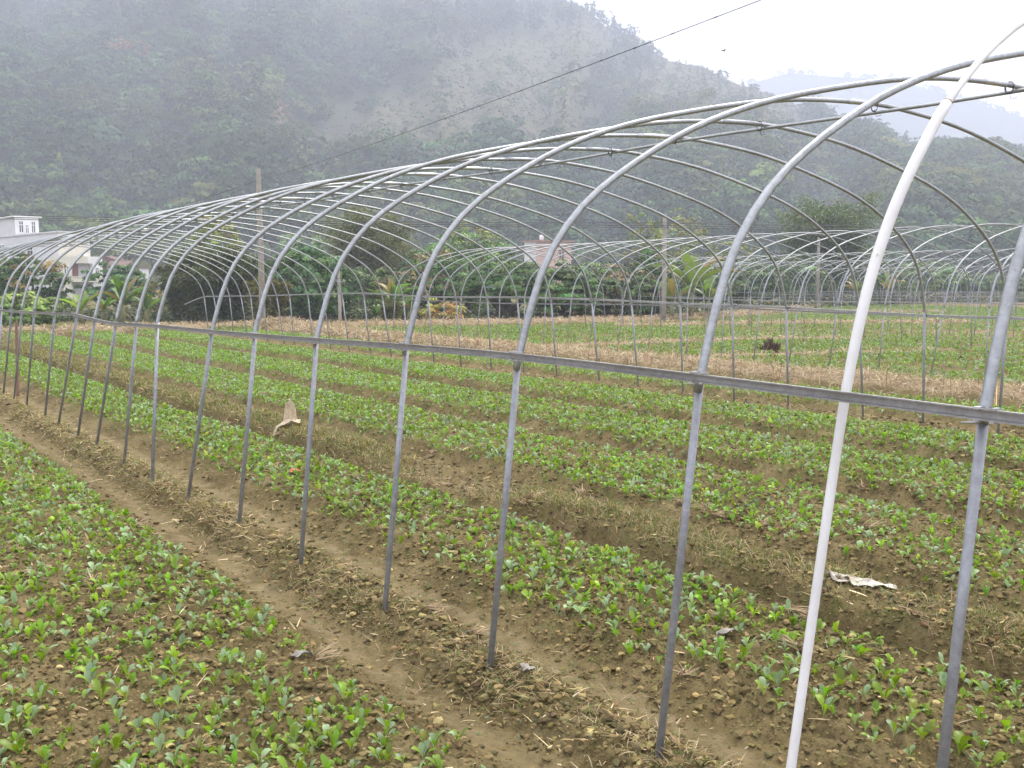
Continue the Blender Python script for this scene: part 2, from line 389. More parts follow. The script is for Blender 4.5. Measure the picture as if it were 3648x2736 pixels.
def build_hill():
    th = np.linspace(rad(-58), rad(58), 340); r = np.linspace(112, 640, 190)*HS
    TH, R = np.meshgrid(th, r, indexing='ij'); z = hill_z(TH, R); x = R*np.sin(TH); y = R*np.cos(TH)
    op = open_mask(x, y, z); px, py = img_xy(x, y, z)
    d = np.minimum(np.abs((px-600)*.66 + (py-262))*.75 + 40*((px < 598) | (px > 676)), 99)
    scar = sstep(9, 3, d + 5*fbm(x*.1, y*.1, 2, 5))*.9
    nr = len(r); i = np.arange(len(th)-1)[:, None]; j = np.arange(nr-1)[None, :]
    Q = np.stack([i*nr+j, i*nr+j+1, (i+1)*nr+j+1, (i+1)*nr+j], -1).reshape(-1, 4)[:, ::-1]
    c = np.stack([op.ravel(), scar.ravel(), op.ravel()*0], 1)
    o = link_mesh('hill', np.stack([x.ravel(), y.ravel(), z.ravel()], 1), [Q], hill_material('hill_slope', (.034, .050, .022), (.065, .078, .034), (.100, .094, .052)), smooth=True, tint=c)
    tag(o, 'wooded hill rising behind the village with a bare brown slope', kind='structure')
    # the paler hill farther off
    th = np.linspace(rad(-5), rad(58), 160); r = np.linspace(640, 1010, 50)*HS
    TH, R = np.meshgrid(th, r, indexing='ij'); px = 1106 + 2131*np.tan(TH)
    e = (609.6 - np.interp(px, [1000, 1300, 1500, 1620, 1690, 1780, 1920, 2050, 2212, 2500, 3000, 4000], [420, 330, 240, 186, 168, 175, 182, 220, 266, 340, 380, 420]))/2131
    Z = HS*e*860*np.cos(TH); s = (R/HS-640)/220
    z = Z*np.where(s < 1, np.clip(s, 0, 1)**.8, 1-.3*(s-1)) + fbm(R*np.sin(TH)*.012, R*np.cos(TH)*.012, 4, 401)*12*np.clip(1-s, 0, 1)
    nr = len(r); i = np.arange(len(th)-1)[:, None]; j = np.arange(nr-1)[None, :]
    Q = np.stack([i*nr+j, i*nr+j+1, (i+1)*nr+j+1, (i+1)*nr+j], -1).reshape(-1, 4)[:, ::-1]
    o = link_mesh('far_hill', np.stack([(R*np.sin(TH)).ravel(), (R*np.cos(TH)).ravel(), z.ravel()], 1), [Q], hill_material('far_hill_slope', (.040, .052, .026), (.075, .08, .04), (.1, .1, .06)), smooth=True, tint=np.zeros((len(z.ravel()), 3)))
    tag(o, 'pale far hill fading in the haze behind the wooded hill', kind='structure')
build_hill()

# ------------------------------------------------------------------ leaf clouds
def leaf_quads(P, N, size, aspect, rng, T=None):
    n = len(P)
    if T is None:
        T = rng.normal(size=(n, 3))
    T = T - N*np.sum(T*N, 1)[:, None]; T /= np.linalg.norm(T, axis=1)[:, None]+1e-9
    B = np.cross(N, T); s = np.broadcast_to(size, (n,))[:, None]; a = np.broadcast_to(aspect, (n,))[:, None]
    V = np.stack([P-T*s*.5, P+B*s*a*.5, P+T*s*.5, P-B*s*a*.5], 1).reshape(-1, 3)
    return V, np.arange(n*4).reshape(n, 4)
def unit(v): return v/(np.linalg.norm(v, axis=-1, keepdims=True)+1e-9)
def crown_cloud(rng, rx, ry, rz, nclump, nleaf, leaf, clump=.24, aspect=.45, droop=0.0, floor=-.55, lobes=.3):
    """leaf positions, normals, tangents and a clump index spread through an uneven ellipsoid"""
    d = unit(rng.normal(size=(nclump*3, 3))); d = d[d[:, 2] > floor][:nclump]; nclump = len(d)
    ph = rng.uniform(0, 6.28, 6)
    az = np.arctan2(d[:, 1], d[:, 0])
    lob = 1 + lobes*(np.sin(az*2+ph[0])*.5 + np.sin(az*3+ph[1])*.4 + np.sin(d[:, 2]*4+ph[2])*.5) + rng.normal(0, .08, nclump)
    rr = (rng.uniform(.35, 1, nclump)**.45)*lob
    Cc = d*rr[:, None]
    k = np.repeat(np.arange(nclump), nleaf); n = len(k)
    cr = clump*rng.uniform(.6, 1.35, nclump)
    q = unit(rng.normal(size=(n, 3))); q[:, 2] = np.abs(q[:, 2])*.8 - .25
    P = Cc[k] + q*(cr[k]*rng.uniform(.35, 1, n)**.5)[:, None]
    P = P*np.array([rx, ry, rz])
    N = unit(q + .5*d[k] + np.array([0, 0, .5]) + rng.normal(0, .45, (n, 3)))
    return P, N, k, leaf*rng.uniform(.7, 1.3, n)
def shade(rng, k, base, var, alt=None, palt=0.0, fine=.16):
    nk = k.max()+1
    c = np.array(base)[None, :]*np.exp(rng.normal(0, var, nk))[:, None]*np.exp(rng.normal(0, var*.25, (nk, 3)))
    if alt is not None:
        m = rng.uniform(size=nk) < palt; c[m] = np.array(alt)*np.exp(rng.normal(0, var, m.sum()))[:, None]
    t = c[k]*np.exp(rng.normal(0, fine, len(k)))[:, None]
    return np.repeat(t, 4, axis=0)

# ------------------------------------------------------------------ forest and scrub on the hill (one mass each)
def hill_vegetation():
    rng = np.random.default_rng(7)
    kinds = []
    for rx, rz, nc, nl, lf, fl in ((3.2, 2.9, 30, 19, .62, -.5), (2.6, 2.4, 26, 19, .56, -.5), (3.8, 3.0, 36, 19, .66, -.45),
                                   (1.7, 4.2, 24, 18, .58, -.9), (1.4, 3.7, 20, 18, .55, -.9), (1.1, 4.4, 18, 16, .52, -.95)):
        P, N, k, s = crown_cloud(rng, rx, rx, rz, nc, nl, lf, .30, .6, 0, fl, .3)
        P[:, 2] += rz*.85
        if rx < 2: P[:, :2] *= np.clip(1.25-P[:, 2:3]/(rz*2.1), .12, 1.1)
        kinds.append((P, N, k, s))
    n = 24000
    th = rng.uniform(rad(-40), rad(40), n); r = HS*np.sqrt(rng.uniform(116**2, 560**2, n))
    R, Z = ridge_of(th); keep = r < HS*(R+18); th = th[keep]; r = r[keep]
    z = hill_z(th, r); x = r*np.sin(th); y = r*np.cos(th)
    op = open_mask(x, y, z)
    px, py = img_xy(x, y, z)
    dens = np.where(r < 360, .95, .8)*(1-op*.93)
    keep = rng.uniform(size=len(x)) < dens*np.interp(r, [160, 350, 780], [.78, .60, .48]); x, y, z, r, px, py, op = [v[keep] for v in (x, y, z, r, px, py, op)]
    vis = (px > -420) & (px < 2630) & (py > -170); x, y, z, r, px, py, op = [v[vis] for v in (x, y, z, r, px, py, op)]
    VV, CC = [], []
    pt = fbm(x*.012, y*.012, 3, 351)*1.5
    pal = [(.030, .056, .026), (.036, .066, .030), (.046, .078, .024), (.066, .088, .026), (.092, .098, .030), (.028, .048, .028)]
    high = sstep(340, 530, r)
    for i in range(len(x)):
        pine = rng.uniform() < .25 + .6*high[i]
        P, N, k, s = kinds[rng.integers(3, 6) if pine else rng.integers(0, 3)]
        sc = rng.uniform(.75, 1.45)*(1.0 if pine else 1.4)*(.55 if op[i] > .5 else 1.0)
        a = rng.uniform(0, 6.28); ca, sa = math.cos(a), math.sin(a); M = np.array([[ca, -sa, 0], [sa, ca, 0], [0, 0, 1]])
        Q = P@M.T*sc + np.array([x[i], y[i], z[i]])
        V, _ = leaf_quads(Q, N@M.T, s*sc, .62, rng)
        b = np.array(pal[5 if pine and rng.uniform() < .6 else int(np.clip(2.2+2.6*pt[i]+rng.normal(0, .9), 0, 4))])*math.exp(rng.normal(0, .34))*(1.35-.35*high[i])
        VV.append(V.astype(np.float32)); CC.append(shade(rng, k, b, .10, fine=.07).astype(np.float32))
    V = np.concatenate(VV); o = link_mesh('forest', V, [np.arange(len(V)).reshape(-1, 4)], M_HILLTREE, tint=np.concatenate(CC))
    tag(o, 'hazy mass of trees covering the hillside behind the village', kind='stuff')
    # low scrub and dry tussocks on the open slope
    n = 95000
    th = rng.uniform(rad(-22), rad(34), n); r = HS*np.sqrt(rng.uniform(150**2, 520**2, n)); R, Z = ridge_of(th); k_ = r < HS*(R+6); th = th[k_]; r = r[k_]
    z = hill_z(th, r); x = r*np.sin(th); y = r*np.cos(th); op = open_mask(x, y, z); k_ = rng.uniform(size=len(x)) < op*.75
    x, y, z = x[k_], y[k_], z[k_]; m = 9
    q = unit(rng.normal(size=(len(x)*m, 3))); q[:, 2] = np.abs(q[:, 2])
    sc = np.repeat(rng.uniform(.25, 1.25, len(x))**1.3, m)
    P = np.repeat(np.stack([x, y, z], 1), m, 0) + q*sc[:, None]*np.array([1, 1, .8])
    V, Q = leaf_quads(P, unit(q+np.array([0, 0, .4])), sc*.8, .7, rng)
    b = np.where(rng.uniform(size=(len(x), 1)) < .5, np.array([[.118, .106, .060]]), np.array([[.062, .080, .034]]))*np.exp(rng.normal(0, .25, (len(x), 1)))
    o = link_mesh('scrub', V, [Q], M_HILLTREE, tint=np.repeat(b, m*4, 0)); tag(o, 'low scrub and dry tussocks on the bare brown slope', kind='stuff')
    # small trees along the two skylines
    VV, CC = [], []
    for px in np.concatenate([rng.uniform(1500, 2230, 90), rng.uniform(1985, 2230, 40)]):
        th = float(bear(px)); e = (609.6 - np.interp(px, [1000, 1300, 1500, 1620, 1690, 1780, 1920, 2050, 2212, 2500], [420, 330, 240, 186, 168, 175, 182, 220, 266, 340]))/2131
        R = 858.0*HS; P, N, k, s = kinds[rng.integers(0, 6)]; sc = rng.uniform(.7, 1.4)
        V, _ = leaf_quads(P*sc + np.array([R*math.sin(th), R*math.cos(th), HS*e*860*math.cos(th)-2.2]), N, s*sc*1.2, .7, rng)
        VV.append(V); CC.append(shade(rng, k, (.04, .055, .03), .2))
    V = np.concatenate(VV); o = link_mesh('far_trees', V, [np.arange(len(V)).reshape(-1, 4)], M_HILLTREE, tint=np.concatenate(CC))
    tag(o, 'thin line of trees along the crest of the pale far hill', kind='stuff')
hill_vegetation()
# one rust-coloured tree in the woods
def rust_tree():
    rng = np.random.default_rng(77)
    th = float(bear(296)); rs = np.linspace(180, 660, 400); zz = hill_z(np.full(400, th), rs); py = 609.6 - 2131*(zz-CAMH)/(rs*math.cos(th))
    r = rs[np.argmin(np.abs(py-178))]; z = float(hill_z(np.array([th]), np.array([r]))[0])
    e = empty('tree', (r*math.sin(th), r*math.cos(th), z), 'rust coloured bare tree among the green woods of the hillside', 'tree')
    P, N, k, s = crown_cloud(rng, 7.0, 5.0, 4.0, 40, 14, .8, .26, .5)
    P[:, 2] += 8; V, Q = leaf_quads(P, N, s, .6, rng)
    link_mesh('crown', V, [Q], M_HILLTREE, e, tint=shade(rng, k, (.26, .13, .06), .25))
    MB().tube([(0, 0, -1), (.1, 0, 4), (.2, .1, 8)], [.3, .22, .1], 7).build('trunk', M_BARK, e)
rust_tree()

# ------------------------------------------------------------------ houses at the foot of the hill
M_GREYWALL = plain('grey_cement_render', (.60, .59, .61), .9, 0, .08, .9)
M_WHITEWALL = plain('white_tiled_wall', (.80, .79, .78), .6, 0, .05, 1.2)
M_CREAM = plain('cream_tiled_wall', (.66, .62, .52), .7, 0, .06, 1.2)
M_PINK = plain('pink_wall', (.56, .40, .36), .8, 0, .07, 1.0)
M_BRICK = plain('brick_wall', (.15, .10, .08), .9, 0, .2, 3.0)
M_REDROOF = plain('red_roof_edge', (.33, .20, .17), .8, 0, .15, 2.0)
M_GLASS = plain('dark_window_glass', (.06, .065, .075), .15, 0, .2, 1.0, 0, .6)
M_DOOR = plain('brown_red_door', (.20, .07, .06), .5)
M_RECESS = plain('balcony_recess', (.50, .49, .50), .9, 0, .1, 1.0)
def win(parent, o, e1, e2, a0, a1, face, z0, z1, along, frame=M_WHITEWALL):
    """window on a wall plane: along=1 runs along e1 at b=face (toward -e2), along=2 runs along e2 at a=face (toward -e1)"""
    f, p = MB(), MB(); w = .09
    def bx(m, x0, x1, q0, q1, d0, d1):
        if along == 1: m.box(o, e1, e2, x0, x1, face-d1, face-d0, q0, q1)
        else: m.box(o, e1, e2, face-d1, face-d0, x0, x1, q0, q1)
    bx(f, a0-w, a0, z0-w, z1+w, -.02, .07); bx(f, a1, a1+w, z0-w, z1+w, -.02, .07)
    bx(f, a0, a1, z0-w, z0, -.02, .08); bx(f, a0, a1, z1, z1+w, -.02, .08)
    bx(f, (a0+a1)/2-.03, (a0+a1)/2+.03, z0, z1, .022, .05); bx(f, a0, (a0+a1)/2-.03, z0+(z1-z0)*.68, z0+(z1-z0)*.68+.05, .022, .05); bx(f, (a0+a1)/2+.03, a1, z0+(z1-z0)*.68, z0+(z1-z0)*.68+.05, .022, .05)
    bx(p, a0, a1, z0, z1, -.03, .015)
    fo = f.build('window', frame, parent); p.build('pane', M_GLASS, fo)
def houses():
    q = math.sqrt(.5); e1 = (-q, q, 0); e2 = (q, q, 0)
    # big house with the roof room
    D = 95.0; C0 = (at(135, D), D, 0)
    h = empty('house', C0, 'grey three storey house with a white room on its flat roof', 'house'); O = (0, 0, 0)
    m = MB(); m.box(O, e1, e2, .004, 24, .004, 3.0, -.6, 6.3); m.build('wall', M_GREYWALL, h)
    m = MB(); m.box(O, e1, e2, -.05, .0, .0, 2.96, -.6, 6.32); m.build('front_wall', M_CREAM, h)
    m = MB(); m.box(O, e1, e2, -.15, 24.1, -.1, 3.1, 6.324, 6.47); m.build('roof', M_GREYWALL, h)
    m = MB(); m.box(O, e1, e2, 11.3, 20, .0, 2.25, 6.474, 8.25); rr = m.build('roof_room', M_GREYWALL, h)
    m = MB(); m.box(O, e1, e2, 11.22, 11.296, -.04, 2.29, 6.474, 8.25); m.build('gable_wall', M_WHITEWALL, rr)
    m = MB(); m.box(O, e1, e2, 10.95, 20.2, -.3, 2.55, 8.254, 8.42); m.build('roof_slab', M_WHITEWALL, rr)
    for b0, b1, z0, z1 in ((.35, .72, 6.75, 7.85), (1.0, 1.25, 6.7, 7.5), (1.58, 1.92, 6.75, 7.85)):
        win(h, O, e1, e2, b0, b1, 11.22, z0, z1, 2)
    for a0, a1, z0, z1 in ((14.6, 16.6, 3.7, 4.3), (14.6, 16.6, 4.95, 5.5), (6.6, 8.2, 3.85, 5.2)):
        win(h, O, e1, e2, a0, a1, 0.004, z0, z1, 1)
    # lower cream and white wing with balcony
    D2 = 93.6; C2 = (at(139, D2), D2, 0)
    w = empty('house', C2, 'cream and white two storey house front with a recessed balcony and red door', 'house')
    m = MB()
    m.box(O, e1, e2, .9, 2.0, 0, 3.9, -.6, 4.05)                    # core behind the balcony
    m.box(O, e1, e2, 0, .896, 0, .95, -.6, 4.05); m.box(O, e1, e2, 0, .896, .954, 2.5, 3.4, 4.05)
    m.build('wall', M_CREAM, w)
    m = MB(); m.box(O, e1, e2, 0, .896, 2.95, 3.9, -.6, 4.05); m.box(O, e1, e2, -.004, .892, 2.504, 2.946, 3.38, 4.05); m.build('side_wall', M_WHITEWALL, w)
    m = MB(); m.box(O, e1, e2, -.25, .89, .5, 3.85, 1.62, 2.15); m.build('balcony', M_CREAM, w)
    m = MB(); m.box(O, e1, e2, .80, .895, 1.0, 2.9, 2.154, 3.36); m.build('recess', M_RECESS, w)
    m = MB(); m.box(O, e1, e2, .74, .80, 1.35, 1.85, 2.154, 3.3); m.build('door', M_DOOR, w)
    m = MB(); m.box(O, e1, e2, .86, .898, 1.0, 2.9, -.6, 1.5); m.build('ground_floor_opening', M_RECESS, w)
    win(w, O, e1, e2, .28, .62, 0, 2.35, 3.05, 2); win(w, O, e1, e2, 3.2, 3.5, 0, 2.3, 2.95, 2)
    m = MB(); m.tube([(0, 0, 4.05), (0, 0, 4.2), (0, 0, 4.35), (0, 0, 4.47)], [.2, .19, .2, .1], 12)
    m.V = [v + np.array(e2)*2.9 + np.array(e1)*1.5 for v in m.V]; m.build('water_tank', M_WHITEWALL, w, True)
    # brick sheds
    D = 108.0
    b = empty('house', (at(212, D), D, 0), 'low old brick house with a broken red gable beside the cream house', 'house')
    m = MB(); m.box(O, (1, 0, 0), (0, 1, 0), 0, 2.3, 0, 3, -.6, 3.4); V = [(0, 0, 3.4), (2.3, 0, 3.4), (2.1, 0, 4.1), (1.2, 0, 4.45), (.5, 0, 4.3), (0, 3, 3.4), (2.3, 3, 3.4), (2.1, 3, 4.1), (1.2, 3, 4.45), (.5, 3, 4.3)]
    m.add(V, [[0, 5, 9, 4], [4, 9, 8, 3], [3, 8, 7, 2], [2, 7, 6, 1]], [[0, 4, 3], [0, 3, 2], [0, 2, 1], [5, 8, 9], [5, 7, 8], [5, 6, 7]]); m.build('wall', M_BRICK, b)
    b = empty('house', (at(236, 106), 106, 0), 'long low grey walled house with a dull red roof right of the brick house', 'house')
    m = MB(); m.box(O, (1, 0, 0), (0, 1, 0), 0, 3.4, 0, 3, -.6, 3.1); m.build('wall', M_GREYWALL, b)
    m = MB(); m.box(O, (1, 0, 0), (0, 1, 0), -.1, 3.5, -.2, 3.1, 3.104, 3.3); V = [(-.1, -.2, 3.3), (2.2, -.2, 3.3), (2.2, 1.5, 3.9), (-.1, 1.5, 3.9), (-.1, 3.1, 3.3), (2.2, 3.1, 3.3)]
    m.add(V, [[0, 1, 2, 3], [3, 2, 5, 4]], [[0, 3, 4], [1, 5, 2]]); m.build('roof', M_BRICK, b)
    # pink house in the trees
    D = 110.0
    p = empty('house', (at(1158, D), D, 0), 'small pink house with a red roof edge standing above the orchard trees', 'house')
    g1 = (-.62, .78, 0); g2 = (.94, .34, 0)
    m = MB(); m.box(O, g1, g2, 0, 2.0, 0, 4.2, 3.0, 6.05); m.build('wall', M_PINK, p)
    m = MB(); m.box(O, g1, g2, .05, 2.05, -.04, -.001, 3.0, 6.04); m.build('side_wall', M_GREYWALL, p)
    m = MB(); m.box(O, g1, g2, -.35, 2.3, -.25, 4.5, 6.054, 6.22); m.build('roof', M_REDROOF, p)
    m = MB(); m.box(O, g1, g2, -.5, 3.0, -.2, 4.6, -.6, 2.9); m.build('lower_storey', M_PINK, p)
    m = MB(); m.box(O, g1, g2, -.9, 3.1, -.3, 4.8, 2.904, 3.06); m.build('floor_slab', M_PINK, p)
    win(p, O, g1, g2, 2.7, 3.3, 0, 4.2, 5.3, 2, M_PINK)
    win(p, O, g1, g2, .4, 1.3, -.5, 1.2, 2.3, 2, M_PINK)
    m = MB(); m.tube([(.6, .8, 6.2), (.6, .8, 6.75), (.6, .8, 6.85)], [.25, .25, .1], 10); m.build('water_tank', M_WHITEWALL, p, True)
houses()

# ------------------------------------------------------------------ concrete poles and wires
def pole(px, ybase, depth, ytop, r, mat, label, arms=()):
    x = at(px, depth); h = hgt(ytop, depth)
    e = empty('utility_pole', (x, depth, 0), label, 'pole', 'concrete poles along the field edge')
    MB().tube([(0, 0, -.3), (.0, 0, h*.5), (-.02, 0, h-.02), (-.02, 0, h)], [r*1.2, r, r*.82, r*.75], 14).build('shaft', mat, e, True)
    for z in arms:
        MB().tube([(-.2, -.10, z), (.2, -.10, z)], .015, 6).build('crossarm', M_LEG, e)
        for q in (-.17, .17): MB().tube([(q, -.10, z), (q, -.10, z+.05), (q, -.10, z+.08)], [.02, .024, .014], 8).build('insulator', M_SHEET, e)
    return Vector((x, depth, h))
p1 = pole(568, 712, 33.5, 370, .095, M_CONC2, 'tall brown concrete pole carrying the thick cable that rises overhead')
p2 = pole(735, 710, 34.1, 583, .055, M_CONC, 'short grey concrete post with one insulator arm under the round tree', (1.62,))
p3 = pole(1433, 700, 38.1, 465, .085, M_CONC, 'pale concrete pole beside the tall banana plants', (3.62,))
p4 = pole(1763, 640, 62.0, 515, .095, M_CONC2, 'thin brown pole in front of the big bamboo grove')
p5 = pole(1913, 640, 68.0, 570, .11, M_CONC, 'grey pole at the far end of the field beyond the tunnel frames')
def wire(name, a, b, sag, r, label, n=40, knots=0):
    a = np.array(a); b = np.array(b); s = np.linspace(0, 1, n)[:, None]
    P = a + (b-a)*s; P[:, 2] -= sag*4*(s*(1-s))[:, 0]
    m = MB(); m.tube(P, r, 5)
    for k in range(1, knots):
        i = k/knots; c = a + (b-a)*i; c[2] -= sag*4*i*(1-i); d = (b-a)/np.linalg.norm(b-a)
        m.tube([c-d*.03, c+d*.03], r*1.5, 6)
    return tag(m.build(name, M_DARKWIRE), label, 'cable', 'wires over the field')
wire('cable', (p1.x+.1, p1.y, p1.z-.35), (at(1755, 9.0), 9.0, hgt(-25, 9.0)),     .10, .0047, 'dark bundled cable rising from the brown pole over the tunnel frame', 60, 34)
wire('cable', (p1.x-.1, p1.y, p1.z-.40), (at(200, 52), 52, hgt(497, 52)), .15, .011, 'thin wire dropping from the brown pole toward the grey house')
for i, (y0, y1, y2, txt) in enumerate(((463, 484, 478, 'uppermost'), (467, 489, 487, 'middle'), (471, 493, 493, 'lowest'))):
    D = 38.1
    wire('power_line', (at(-120, 46), 46, hgt(y0, 46)), (at(1432, D), D-.15, hgt(y1, D)), .12, .013, txt + ' of the three power lines running left from the pale pole')
    wire('power_line', (at(1434, D), D-.15, hgt(y1, D)), (at(2400, 60), 60, hgt(y2+6, 60)), .15, .014, txt + ' of the three power lines running right from the pale pole')
wire('wire', (at(-60, 36), 36, hgt(594, 36)), (p2.x, p2.y-.14, 1.73), .08, .007, 'low thin wire strung to the short grey post')
wire('wire', (p2.x, p2.y-.14, 1.73), (p3.x, p3.y-.1, hgt(571, 38)), .12, .007, 'low thin wire strung between the short post and the pale pole')

# ------------------------------------------------------------------ trees, bamboo, bananas, undergrowth
def tree(px, depth, ytop, wpx, label, base, seed, alt=None, palt=.0, leaf=.2, nclump=190, nleaf=34, trunk=None, name='tree', group='trees along the field edge', ylow=None, aspect=.42, zc=.5, var=.36, fork=False, clump=.17):
    rng = np.random.default_rng(seed)
    x = at(px, depth); h = hgt(ytop, depth); rx = wpx/2131*depth/2
    low = .35 if ylow is None else max(.05, hgt(ylow, depth))
    rz = (h-low)/2
    e = empty(name, (x, depth, 0), label, 'tree', group)
    P, N, k, s = crown_cloud(rng, rx*1.0, rx*.95, rz*1.12, nclump, nleaf, leaf, clump, aspect, 0, -.85, .22)
    P[:, 2] = np.maximum(P[:, 2]+low+rz, .15)
    base = tuple(2.35*c for c in base); alt = None if alt is None else tuple(1.8*c for c in alt)
    V, Q = leaf_quads(P, N, s, aspect, rng)
    link_mesh('crown', V, [Q], M_TREE, e, tint=shade(rng, k, base, var, alt, palt))
    m = MB(); tr = max(.07, rx*.075)
    hh = low + rz*.7
    m.tube([(0, 0, -.25), (.05, .02, low*.6), (.02, -.03, hh), (.1, .05, low+rz*1.3)], [tr*1.25, tr, tr*.7, tr*.25], 9)
    for i in range(6):
        a = rng.uniform(0, 6.28); z0 = low*.55 + rng.uniform(.0, .6)*rz; L = rx*rng.uniform(.5, .85)
        m.tube([(.03, 0, z0), (math.cos(a)*L*.5, math.sin(a)*L*.5, z0+rz*.35), (math.cos(a)*L, math.sin(a)*L, z0+rz*.8)], [tr*.55, tr*.36, tr*.12], 7)
    if fork:
        for sg in (-1, 1): m.tube([(0, 0, low*.45), (sg*rx*.18, -.1, low*.8), (sg*rx*.42, -.15, low+rz*.5), (sg*rx*.6, -.1, low+rz)], [tr*1.1, tr*.95, tr*.6, tr*.2], 8)
        m.tube([(0, 0, -.2), (0, 0, low*.55)], [tr*1.9, tr*1.5], 10)
    m.build('trunk', M_BARK, e, True)
    return e
G_DARK = (.036, .062, .020); G_MID = (.050, .085, .024); G_YEL = (.10, .135, .028); G_OLIVE = (.082, .088, .026); RED = (.115, .082, .034)
tree(12, 47, 556, 80, 'yellowish green tree standing against the grey house', G_MID, 1, (.10, .12, .03), .3)
tree(72, 41, 563, 165, 'dark green tree with reddish new leaves in front of the grey house', G_DARK, 2, RED, .13, ylow=690)
tree(48, 34.5, 640, 165, 'light green leafy bush at the end of the tunnel beds', (.085, .125, .03), 3, (.13, .17, .045), .35, .17, 200, 34, ylow=716, name='bush')
tree(262, 56, 578, 130, 'round dark green tree beside the cream and white house', (.034, .07, .022), 4, None, 0, .24, ylow=668)
tree(345, 48, 600, 110, 'small olive bush behind the bananas left of the bamboo', (.07, .09, .032), 5, (.15, .12, .05), .25, .17, 120, 30, ylow=700, name='bush')
tree(662, 40, 535, 190, 'round dark tree close behind the short grey post', (.036, .072, .026), 6, (.06, .10, .032), .3, .2, 230, 36, ylow=705)
tree(715, 43, 560, 150, 'dense tree with hanging leaf rosettes right of the short post', (.042, .078, .028), 7, (.07, .11, .035), .25, .2, ylow=708)
tree(860, 41, 590, 130, 'low brownish green tree behind the banana clump of the middle', (.055, .082, .028), 8, (.11, .09, .045), .3, .19, ylow=705)
tree(930, 45, 555, 170, 'wide orchard tree with brown tipped leaves left of the forked trunk', (.045, .078, .026), 9, (.12, .09, .045), .22, .2, 230, 36, ylow=690)
tree(1010, 49, 518, 230, 'broad tall orchard tree with pale green tips above the others', (.048, .088, .030), 10, (.09, .125, .04), .4, .22, 260, 36, ylow=690)
tree(1095, 42, 572, 210, 'orchard tree on a dark forked trunk', (.040, .072, .024), 11, (.075, .105, .036), .25, .2, 220, 36, ylow=655, fork=True)
tree(1215, 41, 583, 170, 'orchard tree with a bare lower trunk just right of the forked one', (.042, .075, .025), 12, (.07, .10, .034), .3, .2, 220, 36, ylow=672)
tree(1310, 43, 566, 210, 'dark orchard tree with rusty young leaves in front of the pink house', (.042, .066, .024), 13, (.13, .10, .055), .3, .2, 230, 36, ylow=690)
tree(1400, 45, 560, 170, 'dark orchard tree just left of the pale concrete pole', (.036, .064, .022), 14, (.06, .09, .03), .3, .21, ylow=695)
tree(1500, 56, 572, 190, 'shadowy green tree behind the tall bananas', (.036, .06, .024), 15, (.06, .08, .03), .3, .24, ylow=660)
tree(1600, 60, 570, 200, 'dark tree at the foot of the big bamboo grove, left side', (.034, .058, .024), 16, (.06, .08, .03), .3, .26, ylow=655)
tree(1700, 66, 560, 200, 'dull green tree right beneath the big bamboo grove', (.038, .062, .026), 17, (.06, .08, .03), .3, .28, ylow=655)
tree(1880, 74, 560, 150, 'green tree between the bamboo grove and the far grey pole', (.042, .068, .026), 18, (.07, .1, .035), .3, .28, ylow=650)
tree(1985, 82, 566, 170, 'bright green spreading tree right of the far grey pole', (.055, .09, .028), 19, (.09, .12, .04), .35, .3, ylow=640)
tree(2080, 88, 590, 140, 'low hazy tree seen through the far tunnel hoops', (.05, .075, .03), 20, None, 0, .32, ylow=642)
tree(2185, 92, 598, 150, 'low hazy bushy tree at the right end of the far field edge', (.05, .07, .03), 21, None, 0, .32, ylow=645)
tree(1022, 62, 486, 130, 'wispy yellow green tree rising thinly over the orchard', (.12, .135, .035), 22, None, 0, .2, 60, 26, ylow=575, clump=.16)
tree(1395, 66, 468, 90, 'thin olive tree top left of the pale pole', G_OLIVE, 23, None, 0, .22, 70, 26, ylow=590, clump=.2)
tree(1465, 68, 470, 130, 'olive feathery tree top right of the pale pole', (.095, .10, .032), 24, None, 0, .22, 100, 26, ylow=600, clump=.2)
tree(1570, 90, 530, 130, 'yellowish olive scrub tree below the hill foot', (.085, .092, .034), 25, None, 0, .3, 90, 26, ylow=610)
tree(475, 58, 470, 110, 'olive topped tree peeping over the dark bamboo thicket', (.10, .105, .03), 26, None, 0, .22, 110, 28, ylow=560)
tree(955, 37, 650, 95, 'orange tinged shrub beside the middle banana clump', (.17, .14, .04), 27, (.24, .13, .04), .35, .15, 60, 24, ylow=700, name='bush', clump=.24)
tree(925, 36.2, 690, 70, 'small yellow green shrub on the straw edge by the bananas', (.12, .14, .03), 28, None, 0, .12, 50, 24, ylow=718, name='bush', clump=.24)

